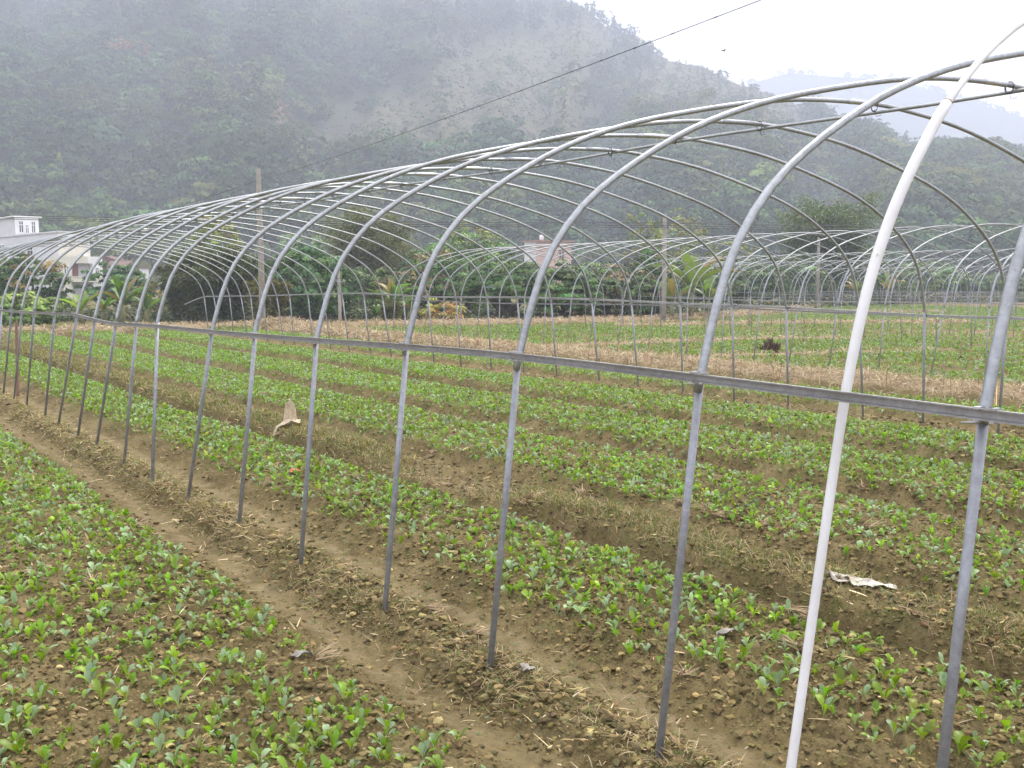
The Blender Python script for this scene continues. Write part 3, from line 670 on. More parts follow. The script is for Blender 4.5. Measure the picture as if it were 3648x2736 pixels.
def bamboo(px, depth, ytop, wpx, label, base, seed, ylow=700, n=60, arch=()):
    rng = np.random.default_rng(seed); x = at(px, depth); h = hgt(ytop, depth); rx = wpx/2131*depth/2
    e = empty('bamboo_clump', (x, depth, 0), label, 'bamboo', 'bamboo thickets along the field edge')
    m = MB(); PP, NN, TT, kk, ss = [], [], [], [], []
    for i in range(n):
        a = rng.uniform(0, 6.28); q = math.sqrt(rng.uniform()); L = h*rng.uniform(.5, 1.0)**.8*(1-.16*q)*1.12
        bx, by = math.cos(a)*rx*.30*q, math.sin(a)*rx*.30*q
        base_ = tuple(1.55*c for c in base); out = rx*rng.uniform(.25, .80)*(.3+.7*q)
        if i < len(arch): bx, by, L, out, a = arch[i][0]*rx*.3, 0, h*arch[i][2], abs(arch[i][1])*rx, 0 if arch[i][1] > 0 else math.pi
        s = np.linspace(0, 1, 9); hz = L*np.where(s < .8, s, .8+(s-.8)*.45 - (s-.8)**2*1.8); d = out*s**2.4
        P = np.stack([bx+math.cos(a)*d, by+math.sin(a)*d, hz], 1)
        m.tube(P, np.linspace(.04, .008, 9), 5, False)
        nl = int(430 + 90*(i < len(arch))); sl_ = rng.uniform(.12, 1, nl)**.8
        if i < len(arch): sl_ = rng.uniform(.3, 1, nl)
        c = np.stack([np.interp(sl_, s, P[:, j]) for j in range(3)], 1)
        sp_ = rx*.17*(1.15-sl_*.75)
        off = rng.normal(size=(nl, 3))*sp_[:, None]*np.array([1, 1, .7]); c = c+off
        c[:, 2] = np.maximum(c[:, 2], .25)
        PP.append(c); NN.append(unit(rng.normal(size=(nl, 3))*.7+np.array([0, 0, .8]))); TT.append(unit(off*1.2/(rx*.1)+np.array([0, 0, -.9])+rng.normal(0, .4, (nl, 3))))
        kk.append(np.full(nl, i)*4+rng.integers(0, 4, nl)); ss.append(rng.uniform(.6, 1.3, nl)*(.014*h+.15)*1.25)
    P = np.concatenate(PP); V, Q = leaf_quads(P, np.concatenate(NN), np.concatenate(ss), .2, rng, np.concatenate(TT))
    link_mesh('foliage', V, [Q], M_TREE, e, tint=shade(rng, np.concatenate(kk), base_, .24))
    m.build('culms', M_CANE, e, True)
bamboo(470, 41, 512, 250, 'dark wide bamboo thicket between the bananas and the brown pole', (.052, .062, .022), 41, n=80)
bamboo(405, 42, 545, 130, 'narrow bamboo clump at the left flank of the dark thicket', (.056, .064, .024), 42, n=45)
bamboo(580, 38, 590, 110, 'olive brown low bamboo clump at the foot of the brown pole', (.105, .098, .032), 43, n=45)
bamboo(800, 62, 425, 250, 'tall olive bamboo grove rising behind the orchard trees', (.085, .092, .030), 44, n=85)
bamboo(905, 64, 520, 130, 'shorter bamboo clump on the right flank of the olive grove', (.068, .076, .028), 45, n=40)
bamboo(1775, 72, 412, 250, 'big green bamboo grove with one arching plume at its top', (.066, .092, .032), 46, n=125, arch=((.95, .62, 1.14), (.8, .55, 1.08), (1.2, .45, 1.0), (-.7, -.2, 1.10), (-.4, -.15, 1.04), (.3, .2, 1.06)))
bamboo(845, 36.2, 640, 60, 'small dry bamboo sprays beside the middle bananas', (.10, .10, .04), 47, n=16)

def banana(px, depth, ytop, label, seed, nleaf=9, base=(.085, .15, .032), lean=0.0, up=.5):
    rng = np.random.default_rng(seed); x = at(px, depth); h = hgt(ytop, depth)
    e = empty('banana_plant', (x, depth, 0), label, 'banana plant', 'banana plants along the field edge')
    st = h*.44
    MB().tube([(0, 0, -.2), (lean*.3, 0, st*.5), (lean, 0, st)], [.12, .10, .06], 9).build('stem', plain('banana_stem', (.16, .15, .06), .6), e, True)
    for i in range(nleaf):
        a = i*2.4 + rng.uniform(-.3, .3); L = h*rng.uniform(.58, .82); el = rad(rng.uniform(42, 86)); wd = L*rng.uniform(.15, .21)
        s = np.linspace(0, 1, 11); bend = rng.uniform(.25, 1.5)
        ang = el - bend*s**1.3; ds = L/10
        hr = np.concatenate([[0], np.cumsum(np.cos(ang[:-1])*ds)]); hz = np.concatenate([[0], np.cumsum(np.sin(ang[:-1])*ds)])
        d = np.array([math.cos(a), math.sin(a)]); sd_ = np.array([-d[1], d[0], 0])
        Cn = np.stack([lean+d[0]*hr, d[1]*hr, st*.96+hz], 1)
        ww = wd*np.where(s < .16, .09, np.sin(np.pi*np.clip((s-.12)/.9, 0, 1))**.55*1.0)
        lift = np.stack([-d[0]*np.sin(ang), -d[1]*np.sin(ang), np.cos(ang)], 1)
        jag = rng.uniform(.72, 1.0, (2, 11))
        Lf = Cn + sd_*(ww*jag[0])[:, None]*.86 + lift*(ww*.38)[:, None]; Rt = Cn - sd_*(ww*jag[1])[:, None]*.86 + lift*(ww*.38)[:, None]
        V = np.stack([Lf, Cn, Rt], 1).reshape(-1, 3); j = np.arange(10)*3
        Q = np.concatenate([np.stack([j, j+1, j+4, j+3], 1), np.stack([j+1, j+2, j+5, j+4], 1)])
        c = 1.8*np.array(base)*math.exp(rng.normal(0, .22)); c = np.where(rng.uniform() < .14, np.array([.26, .19, .07]), c)
        link_mesh('leaf', V, [Q], M_BANANA, e, True, tint=np.broadcast_to(c, (33, 3)))
banana(268, 36.5, 604, 'tall banana plant with upright leaves left of the dark bamboo', 51, 10)
banana(178, 36, 630, 'banana plant with a wide bright leaf beside the light green bush', 52, 8, (.12, .18, .03))
banana(225, 36.8, 636, 'small banana plant between two taller ones at the left', 53, 7)
banana(318, 37, 632, 'banana plant with grey green drooping leaves by the dark bamboo', 54, 8, (.075, .12, .045))
banana(850, 37, 608, 'banana plant with bent dark leaves in the middle of the edge', 55, 10, (.062, .11, .032))
banana(885, 38.5, 640, 'shorter banana plant at the right of the middle clump', 56, 8, (.062, .11, .034))
banana(818, 37.5, 655, 'young banana plant at the left of the middle clump', 57, 7, (.07, .12, .034))
banana(1492, 41, 548, 'tall banana plant right of the pale pole with raised yellow leaves', 58, 10, (.10, .135, .035))
banana(1450, 40, 600, 'banana plant with torn light leaves touching the pale pole', 59, 8, (.09, .13, .036))
banana(1530, 43, 600, 'banana plant with broad leaves at the right of the tall one', 60, 9, (.085, .125, .036))
banana(1915, 66, 590, 'hazy banana plant beside the far grey pole', 61, 8, (.12, .15, .05))
banana(1850, 60, 606, 'pale drooping banana plant under the bamboo grove', 62, 8, (.11, .14, .06))

def undergrowth():
    rng = np.random.default_rng(81); n = 2600
    px = rng.uniform(-300, 2500, n); edge_t = np.array([38.5, 39.5, 40.0, 39.5, 39.0, 40.5, 44, 54, 72, 82]); ex = np.array([-300, 0, 400, 700, 1000, 1250, 1450, 1700, 1950, 2300])
    dep = np.interp(px, ex, edge_t) + rng.uniform(.6, 1, n)**2*rng.uniform(0, 16, n)
    m = 22; x = at(px, dep); rr = rng.uniform(.25, .6, n)*np.clip(dep/42, .9, 1.6)
    q = unit(rng.normal(size=(n*m, 3))); q[:, 2] = np.abs(q[:, 2])
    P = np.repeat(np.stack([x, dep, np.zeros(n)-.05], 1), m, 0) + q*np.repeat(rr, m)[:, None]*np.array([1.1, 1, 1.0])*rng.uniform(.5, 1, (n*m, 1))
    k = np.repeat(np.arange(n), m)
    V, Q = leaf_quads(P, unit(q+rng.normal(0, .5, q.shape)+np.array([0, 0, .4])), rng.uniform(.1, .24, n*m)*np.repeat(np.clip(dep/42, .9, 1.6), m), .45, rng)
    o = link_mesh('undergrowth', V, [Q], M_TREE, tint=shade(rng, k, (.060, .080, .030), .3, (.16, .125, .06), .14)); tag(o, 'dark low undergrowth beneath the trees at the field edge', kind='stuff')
undergrowth()

# ------------------------------------------------------------------ the greenhouse tunnel frames
PRO = np.array([(0, 0), (.13, 1.28), (.195, 1.5), (.28, 1.70), (.40, 1.86), (.57, 2.01), (.86, 2.185), (1.2, 2.345), (1.62, 2.485), (2.1, 2.60), (2.65, 2.71), (3.1, 2.775), (3.55, 2.812), (3.98, 2.83)])
WID = 7.96
WPRO = np.array([(-.03, 0), (.10, .73), (.20, 1.26), (.285, 1.56), (.37, 1.75), (.455, 1.89), (.56, 2.03), (.69, 2.175), (.92, 2.36), (1.2, 2.51), (1.62, 2.64), (2.1, 2.72), (2.65, 2.79), (3.1, 2.83), (3.55, 2.85), (3.98, 2.86)])
PROF = np.concatenate([PRO, np.stack([WID-PRO[::-1, 0], PRO[::-1, 1]], 1)[1:]])
WPROF = np.concatenate([WPRO, np.stack([WID-PRO[::-1, 0], PRO[::-1, 1]], 1)[1:]])
def smooth_path(P, n):
    P = np.asarray(P, float); d = np.concatenate([[0], np.cumsum(np.linalg.norm(np.diff(P, axis=0), axis=1))])
    # Catmull-Rom through the measured points
    s = np.linspace(0, d[-1], n); i = np.clip(np.searchsorted(d, s)-1, 0, len(P)-2); f = ((s-d[i])/(d[i+1]-d[i]))[:, None]
    p0 = P[np.maximum(i-1, 0)]; p1 = P[i]; p2 = P[i+1]; p3 = P[np.minimum(i+2, len(P)-1)]
    return .5*(2*p1 + (p2-p0)*f + (2*p0-5*p1+4*p2-p3)*f**2 + (3*p1-p0-3*p2+p3)*f**3)
RAIL_IN = .128
def hoop_points(tf, tr, tk, u0, hs=1.0, n=72, i0=1, i1=None, wob=0.0, uf=0.0, base=None):
    """world points of a hoop whose near foot, near rail and crest stand at tf, tr, tk along the tunnel"""
    pr = (PROF if base is None else base)[i0:i1].copy(); Q = smooth_path(pr, n)
    t = np.interp(Q[:, 0], [0, .13, 4.0, WID], [tf, tr, tk, tk])
    x, y = tu2xy(t + wob*np.sin(Q[:, 0]*.8), u0 + Q[:, 0] + uf*np.clip(1-Q[:, 0]/.13, 0, 1))
    return np.stack([x, y, Q[:, 1]*hs], 1)
def side_rail(parent, pts, prof, side, mat, name='side_rail', n=80):
    P = smooth_path(np.array(pts), n); x, y = tu2xy(P[:, 0], P[:, 1]); W3 = np.stack([x, y, P[:, 2]], 1)
    S = np.tile(np.array([CP, SP, 0.0])*side, (n, 1)); m = MB(); m.sweep(W3, S, prof); return m.build(name, mat, parent)
CHAN = [(-.017, .0150), (-.017, .0110), (-.003, .0090), (-.003, -.0090), (-.017, -.0110), (-.017, -.0150), (.001, -.0140), (.001, .0140)]   # lock channel open toward the outside
def tunnel(label, u0, hoops, near_rail, far_rail, hs, seed, detail, ridge_t, group='tunnel frames of the field'):
    rng = np.random.default_rng(seed)
    root = empty('greenhouse_frame', W(hoops[0][2], u0, 0), label, 'greenhouse frame', group)
    off = np.array(root.location)
    def put(m, name, mat, par, smooth=True):
        m.V = [v-off for v in m.V]; return m.build(name, mat, par, smooth)
    ns, nl = (12, 72) if detail else (6, 40)
    for h in hoops:
        tf, tr, tk = h[:3]; uf = h[3] if len(h) > 3 else 0; white = len(h) > 4 and h[4]
        R, RL = (.0152, .0138) if detail else (.0150, .0118)
        wob = rng.normal(0, .02); hz = hs*(1+rng.normal(0, .004))*(float(np.interp(tk, [0, 15, 30], [1, 1, .925])) if detail else 1.0)
        P = hoop_points(tf, tr, tk, u0, hz, nl, 1, len(PROF)-1, wob) if not white else hoop_points(tk, tk, tk, u0, 1.0, nl, 2, len(WPRO)+len(PRO)-2, 0, 0, WPROF)
        P = np.concatenate([[P[0]+(P[0]-P[1])/np.linalg.norm(P[0]-P[1])*.04], P, [P[-1]+(P[-1]-P[-2])/np.linalg.norm(P[-1]-P[-2])*.04]])
        arch = put(MB().tube(P, R if not white else .0115, ns), 'hoop', (M_PIPE if detail else M_FARPIPE) if not white else M_WHITE, root)
        zz = hz
        # legs: a thinner tube pushed up inside the hoop and set in the ground
        a = np.array([*tu2xy(tr, u0+.13), 1.28*zz]); f0 = np.array([*tu2xy(tf, u0+uf), -.14]); mid = a*.6+f0*.4
        bx, by = tu2xy(tk, u0+WID-.13); gx, gy = tu2xy(tk + rng.normal(0, .04), u0+WID+rng.normal(0, .03)); b = np.array([float(bx), float(by), 1.28*zz]); g = np.array([float(gx), float(gy), -.14])
        if not white: put(MB().tube([a, mid, f0], RL, ns), 'leg', M_LEG if detail else M_FARPIPE, arch)
        else:
            arch['label'] = 'hoop of thin white pipe with a thick white sleeve on its near leg'
            S = hoop_points(tk, tk, tk, u0, 1.0, 80, 0, 10, 0, 0, WPROF); S = S[S[:, 2] < 2.165]; S = np.concatenate([[S[0]-(S[1]-S[0])/(S[1]-S[0])[2]*.15], S])
            put(MB().tube(S, np.interp(S[:, 2], [1.15, 1.75, 2.13, 2.165], [.0142, .0172, .0176, .0165]), 16), 'sleeve', M_WHITE, arch)
            e = S[-1]; put(MB().tube([e-(S[-1]-S[-2])*.2, e+(S[-1]-S[-2])*.12], .0165, 12), 'tape', M_WOOD, arch)
        put(MB().tube([b, b*.6+g*.4, g], RL, ns), 'leg', M_LEG, arch)
        if detail:
            # rail clips, ridge tie wires and the joint sleeve near the crest
            for uu_, tt_, zc, sg in ((.13, tr, near_rail(tr), -1), (WID-.13, tk, far_rail(tk), 1)):
                if white and sg < 0: continue
                m = MB(); c = np.array([*tu2xy(tt_, u0+uu_), zc]); ax = np.array([-SP, CP, 0]); sd_ = np.array([CP, SP, 0])*sg
                for q in (-.042, .0):
                    for z0 in (-.0190, .0136): m.box(c+ax*q, ax, sd_, -.007, .007, .012, .0430, z0, z0+.0064)
                m.tube([c+ax*-.01+np.array([0, 0, -.017]), c+ax*.02+np.array([0, 0, -.026]), c+ax*.06+np.array([0, 0, -.030])], [.004, .005, .003], 6)
                put(m, 'rail_clip', M_CLIP, arch, False)
            i = int(np.argmin(np.abs(np.linalg.norm(P[:, :2]-np.array(tu2xy(tk, u0+3.96)), axis=1))))
            m = MB()
            for q in (-1, 0, 1):
                c = P[i]+np.array([-SP, CP, 0])*.012*q + np.array([0, 0, -.016])
                an = np.linspace(0, 6.6, 14); tn = P[i+1]-P[i]; tn /= np.linalg.norm(tn)
                v1 = np.cross(tn, [0, 0, 1]); v1 /= np.linalg.norm(v1)
                m.tube(c + tn*(.016*q) + .026*np.cos(an)[:, None]*v1 + .036*np.sin(an)[:, None]*np.array([0, 0, 1]), .0022, 4, False)
            m.tube([P[i]+np.array([0, 0, -.04]), P[i]+np.array([.02, .01, -.085]), P[i]+np.array([.05, .0, -.075])], .002, 4, False)
            put(m, 'tie_wire', M_DARKWIRE, arch)
            L = rng.choice([2, 3]); put(MB().tube(P[i-L:i+1]-(P[i]-P[i-1])*.4, R+.003, 12), 'joint_sleeve', M_CLIP if rng.uniform() < .4 else M_PIPE, arch)
    rp = [(t, u0+.13-.021, near_rail(t)) for t in np.linspace(min(h[1] for h in hoops)-.9, max(h[1] for h in hoops)+.1, 40)]
    ro = side_rail(None, rp, CHAN, 1, M_RAIL, n=160 if detail else 60); ro.parent = root; ro.matrix_parent_inverse = Matrix.Translation(-root.location)
    t0_, t1_ = min(h[2] for h in hoops)-.6, ridge_t
    fp = [(t, u0+WID-.128+.021, far_rail(t)) for t in np.linspace(t0_, t1_, 40)]
    if detail: fp += [(t1_+.7, u0+WID-.2, far_rail(t1_)-.12), (t1_+1.3, u0+WID-.3, far_rail(t1_)-.26)]
    ro = side_rail(None, fp, CHAN, -1, M_RAIL, n=160 if detail else 60); ro.parent = root; ro.matrix_parent_inverse = Matrix.Translation(-root.location)
    tt = np.linspace(t0_-.3, max(h[2] for h in hoops)+.15, 50); x, y = tu2xy(tt, u0+3.98)
    put(MB().tube(np.stack([x, y, 2.83*hs*(np.interp(tt, [0, 15, 30], [1, 1, .925]) if detail else 1.0)-.031+.012*np.sin(tt*1.3)], 1), .0125, ns), 'ridge_pipe', M_PIPE, root)
    return root

NR = np.array([(-1.5, 1.26), (.3, 1.262), (1.3, 1.27), (2.27, 1.288), (3.29, 1.297), (4.21, 1.288), (5.24, 1.27), (6.17, 1.258), (6.98, 1.25), (8.3, 1.242), (8.91, 1.232), (9.56, 1.216), (10.37, 1.235), (11.14, 1.262), (12.24, 1.243), (13.42, 1.228), (14.24, 1.213), (15.81, 1.20), (32, 1.15)])
FR = np.array([(-1, 1.22), (5.25, 1.23), (6.17, 1.23), (7, 1.25), (8.06, 1.28), (9.9, 1.30), (11.8, 1.33), (13.8, 1.34), (16.7, 1.31), (19.5, 1.36), (22.4, 1.31), (25.2, 1.24), (28, 1.20), (30, 1.16)])
T0, DT = 1.375, .952
FEET = {1: (2.32, 0), 2: (3.33, .0), 3: (4.15, -.06), 4: (5.2, -.03), 5: (6.26, 0), 6: (7.33, 0), 7: (8.06, -.04), 8: (9.07, 0), 9: (10.27, .04), 10: (11.1, .05), 11: (11.98, .03), 12: (12.87, .07), 13: (14.19, .10), 14: (14.93, .07), 15: (15.85, .08)}
RAILT = {0: 1.30, 1: 2.27, 2: 3.29, 3: 4.21, 4: 5.24, 5: 6.17, 6: 6.98, 7: 8.3, 8: 8.91, 9: 9.56, 10: 10.37, 11: 11.14, 12: 12.24, 13: 13.42, 14: 14.24, 15: 14.98, 16: 15.81}
FART = [5.25, 6.17, 7.0, 8.06, 8.94, 9.9, 10.9, 11.81, 12.84, 13.78, 14.69, 15.73, 16.74, 17.72, 18.61, 19.45, 20.5, 21.51, 22.36, 23.46, 24.28, 25.25, 26.09, 26.81, 27.71, 29.03, 29.88]
hs1 = []
rg = np.random.default_rng(5)
for k in range(-1, 31):
    tk = FART[k-4] if k >= 4 else T0 + DT*k
    tr = RAILT.get(k, tk + rg.normal(0, .05)); tf, uf = FEET.get(k, (tr+.03, 0))
    hs1.append((tf, tr, tk, uf))
hs1.append((1.79, 1.73, 1.76, .02, True))
tunnel('nearest tunnel frame of grey steel hoops with one white sleeved hoop', 0.0, hs1, lambda t: float(np.interp(t, NR[:, 0], NR[:, 1])), lambda t: float(np.interp(t, FR[:, 0], FR[:, 1])), 1.0, 1, True, 29.95)
def regular(a, b, seed, step=.95):
    r = np.random.default_rng(seed); out = []
    for t in np.arange(a, b, step):
        t = t + r.normal(0, .06); out.append((t + r.normal(0, .09), t + r.normal(0, .06), t))
    return out
tunnel('second tunnel frame of bare hoops standing just beyond the tan straw bank', 12.8, regular(6.2, 27.3, 11), lambda t: 1.075+.03*math.sin(t*.5), lambda t: 1.08+.02*math.sin(t*.6), .965, 2, False, 23.2)
tunnel('third tunnel frame of bare hoops, right behind the second frame', 25.6, regular(12.5, 31.5, 12), lambda t: 1.06+.03*math.sin(t*.4), lambda t: 1.06, .945, 3, False, 30.5)
tunnel('fourth tunnel frame of bare hoops, between the third and the farthest frame', 38.4, regular(19, 41, 13), lambda t: 1.07, lambda t: 1.07, .965, 4, False, 40)
tunnel('farthest hazy tunnel frame of bare hoops, last one before the trees', 51.2, regular(26, 47.5, 14), lambda t: 1.0, lambda t: 1.0, .90, 5, False, 46)

# ------------------------------------------------------------------ seedlings
def leafstrips(rng, n, az, L, el, bend, wd, pet, cols, fine):
    """n spoon shaped leaves rooted at the origin: vertices (n, m, 3) and quads"""
    if fine: s = np.array([0, .22, .42, .58, .78, .93, 1.0]); w = np.array([.03, .045, .16, .44, .50, .30, .06])
    else: s = np.array([0, .38, .68, 1.0]); w = np.array([.05, .12, .50, .14])
    m = len(s); ang = el[:, None] - bend[:, None]*s[None, :]**2.0
    ds = np.diff(s)*L[:, None]; mid = (ang[:, 1:]+ang[:, :-1])/2
    r = np.concatenate([np.zeros((n, 1)), np.cumsum(np.cos(mid)*ds, 1)], 1); z = np.concatenate([np.zeros((n, 1)), np.cumsum(np.sin(mid)*ds, 1)], 1)
    d = np.stack([np.cos(az), np.sin(az)], 1); sd_ = np.stack([-d[:, 1], d[:, 0]], 1)
    C = np.stack([d[:, None, 0]*r, d[:, None, 1]*r, z], -1); hw = w[None, :]*wd[:, None]
    cup = hw*.35; up = np.stack([-d[:, None, 0]*np.sin(ang), -d[:, None, 1]*np.sin(ang), np.cos(ang)], -1)
    tw = rng.normal(0, .25, (n, 1))
    A = C + np.stack([sd_[:, None, 0]*hw, sd_[:, None, 1]*hw, tw*hw], -1) + up*cup[..., None]
    B = C - np.stack([sd_[:, None, 0]*hw, sd_[:, None, 1]*hw, tw*hw], -1) + up*cup[..., None]
    if fine:
        V = np.stack([A, C, B], 2).reshape(n, m*3, 3); j = np.arange(m-1)*3
        Q = np.concatenate([np.stack([j, j+1, j+4, j+3], 1), np.stack([j+1, j+2, j+5, j+4], 1)])
    else:
        V = np.stack([A, B], 2).reshape(n, m*2, 3); j = np.arange(m-1)*2; Q = np.stack([j, j+1, j+3, j+2], 1)
    return V, Q
def leaf_set(rng, n, size):
    return rng.uniform(0, 6.283, n), size*rng.uniform(.7, 1.25, n), rng.uniform(1.08, 1.52, n), rng.uniform(.35, 1.9, n), size*rng.uniform(.26, .44, n)
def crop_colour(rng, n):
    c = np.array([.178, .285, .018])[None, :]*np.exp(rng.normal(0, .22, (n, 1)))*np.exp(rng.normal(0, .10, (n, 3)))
    b = rng.uniform(size=(n, 1)) < .34  # pale leaves: waxy bloom, with sky sheen and glare put into their colour
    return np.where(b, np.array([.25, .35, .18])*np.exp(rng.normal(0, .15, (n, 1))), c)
def bed_density(t, u):
    uu = u + .055*fbm(t*.9, u*.35, 3, 5) + .05*vn(t*.23, u*.1, 8)
    d = np.zeros_like(t)
    for a, b, v in ((-7.4, -4.25, .9), (-3.6, -.56, 1.0), (.62, 1.47, 1.1), (2.52, 3.84, 1.0), (4.30, 5.68, 1.0), (6.14, 7.46, 1.0), (8.5, 9.95, .9)):
        d = np.maximum(d, v*sstep(a-.06, a+.12, uu)*sstep(b+.06, b-.06, uu))
    return d
def seedlings():
    rng = np.random.default_rng(200)
    # candidates on a jittered grid so that plants keep their distance
    g = .060; tt, uu = np.meshgrid(np.arange(.2, 31.8, g), np.arange(-7.3, 10, g), indexing='ij'); t = tt.ravel(); u = uu.ravel()
    t = t + rng.uniform(-.5, .5, len(t))*g; u = u + rng.uniform(-.5, .5, len(u))*g
    x, y = tu2xy(t, u); k = in_view(x, y, np.zeros_like(x), .12) & inside(t+.6, u); t, u, x, y = t[k], u[k], x[k], y[k]
    clump = fbm(x*1.4, y*1.4, 3, 211); r = np.hypot(x, y)
    p = bed_density(t, u)*np.clip(.98 + .75*clump, .14, 1)
    p *= np.where(u < 0, np.clip(.66 + .085*(r-2.0), .5, 1.0), 1.0)*np.where((u > 2) & (r < 7), .85, 1)
    p *= np.interp(r, [0, 12, 20, 36], [.80, .90, .92, .90])
    k = rng.uniform(size=len(t)) < p; x, y, r = x[k], y[k], r[k]; z = ground(x, y)
    order = np.argsort(np.where(in_view(x, y, z, 0.0), r, 1e6)); x, y, z, r = x[order], y[order], z[order], r[order]
    n1 = 300
    # fourteen different seedling shapes, copied to the nearest three hundred places
    protos = []
    for i in range(14):
        rn = np.random.default_rng(900+i); nl = int(rn.integers(3, 6)); size = .054*rn.uniform(.8, 1.2)
        V, Q = leafstrips(rn, nl, np.arange(nl)*2.4+rn.uniform(-.5, .5, nl), *leaf_set(rn, nl, size)[1:], None, None, True)
        m = V.shape[1]; F = (Q[None]+np.arange(nl)[:, None, None]*m).reshape(-1, 4)
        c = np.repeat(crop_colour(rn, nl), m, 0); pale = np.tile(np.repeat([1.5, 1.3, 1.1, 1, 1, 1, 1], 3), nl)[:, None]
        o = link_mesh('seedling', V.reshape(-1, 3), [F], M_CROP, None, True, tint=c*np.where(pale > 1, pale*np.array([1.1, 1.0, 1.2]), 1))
        protos.append(o)
    for i in range(n1):
        pr = protos[i % 14]
        o = pr if i < 14 else pr.copy()
        if i >= 14: COL.objects.link(o)
        o.location = (x[i], y[i], z[i]-.004); o.rotation_euler = (rng.normal(0, .1), rng.normal(0, .1), rng.uniform(0, 6.28)); s = rng.uniform(.62, 1.32); o.scale = (s, s, s)
        tag(o, 'young green leafy vegetable seedling in the soil of the beds nearest the camera', 'seedling', 'seedlings of the nearest beds')
    x, y, z, r = x[n1:], y[n1:], z[n1:], r[n1:]
    VV, FF, CC, base = [], [], [], 0
    for lo, hi, nl, fine, sz in ((0, 8.5, 4, True, .054), (8.5, 60, 3, False, .060)):
        k = (r >= lo) & (r < hi); n = k.sum()
        P = np.repeat(np.stack([x[k], y[k], z[k]-.004], 1), nl, 0); sc = np.repeat(rng.uniform(.62, 1.32, n), nl)
        az, L, el, be, wd = leaf_set(rng, n*nl, sz); V, Q = leafstrips(rng, n*nl, az, L*sc, el, be, wd*sc*(1 if fine else 1.15), None, None, fine)
        V = V + P[:, None, :]; m = V.shape[1]
        FF.append((Q[None]+np.arange(n*nl)[:, None, None]*m).reshape(-1, 4)+base); base += n*nl*m
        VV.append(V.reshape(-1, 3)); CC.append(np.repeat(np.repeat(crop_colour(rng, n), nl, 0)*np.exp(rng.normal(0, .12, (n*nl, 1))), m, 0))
    print('seedlings', len(x), 'verts', base)
    o = link_mesh('crop', np.concatenate(VV), [np.concatenate(FF)], M_CROP, None, True, tint=np.concatenate(CC)); tag(o, 'green seedlings filling the vegetable beds under the nearest tunnel', kind='stuff')
    # the fields under the farther tunnels: the same crop, seen from far off
    n = 170000
    t = rng.uniform(6, 46, n); u = rng.uniform(11.9, 58, n); x, y = tu2xy(t, u); k = in_view(x, y, np.zeros(n), .1) & inside(t+.9, u); t, u, x, y = t[k], u[k], x[k], y[k]
    bank = np.zeros(len(t))
    for pts, hw, hh in BANKS: bank = np.maximum(bank, polydist(t, u, pts) < hw*1.1)
    dry = sstep(.1, .8, fbm(x*.16, y*.22, 3, 99))*sstep(19, 23, u)
    p = np.clip(.9 + .8*fbm(x*.5, y*.5, 3, 221), .05, 1)*(1-bank)*(1-.85*dry)*np.interp(u, [12, 20, 23, 40], [1, .95, .6, .6])*(np.abs(np.sin(u*math.pi/2.1+.4*np.sin(t*.2))) > .22)
    k = rng.uniform(size=len(t)) < p; x, y = x[k], y[k]; z = ground(x, y); n = len(x); nl = 3
    P = np.repeat(np.stack([x, y, z], 1), nl, 0); az, L, el, be, wd = leaf_set(rng, n*nl, .088)
    V, Q = leafstrips(rng, n*nl, az, L, el, be, wd*1.2, None, None, False); V = V+P[:, None, :]; m = V.shape[1]
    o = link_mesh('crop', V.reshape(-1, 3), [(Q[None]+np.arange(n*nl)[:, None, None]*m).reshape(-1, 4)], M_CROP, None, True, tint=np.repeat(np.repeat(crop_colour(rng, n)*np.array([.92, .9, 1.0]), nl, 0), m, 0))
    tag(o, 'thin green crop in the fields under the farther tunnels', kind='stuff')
    # tiny weeds
    n = 26000; t = rng.uniform(.6, 14, n); u = rng.uniform(-5, 8.5, n); x, y = tu2xy(t, u); k = in_view(x, y, np.zeros(n), .08); x, y = x[k], y[k]
    k = rng.uniform(size=len(x)) < np.clip(.25+fbm(x*1.1, y*1.1, 3, 101)*1.6, 0.02, 1); x, y = x[k], y[k]; z = ground(x, y); n = len(x); nl = 3
    P = np.repeat(np.stack([x, y, z], 1), nl, 0)+rng.normal(0, .006, (n*nl, 3))*np.array([1, 1, 0]); az, L, el, be, wd = leaf_set(rng, n*nl, .017)
    V, Q = leafstrips(rng, n*nl, az, L, el*.7, be*.6, wd*1.4, None, None, False); V = V+P[:, None, :]; m = V.shape[1]
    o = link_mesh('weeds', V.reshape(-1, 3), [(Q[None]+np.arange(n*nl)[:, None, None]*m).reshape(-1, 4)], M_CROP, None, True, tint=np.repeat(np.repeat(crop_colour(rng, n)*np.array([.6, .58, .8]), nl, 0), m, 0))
    tag(o, 'tiny weeds dotting the soil between the seedlings', kind='stuff')
seedlings()

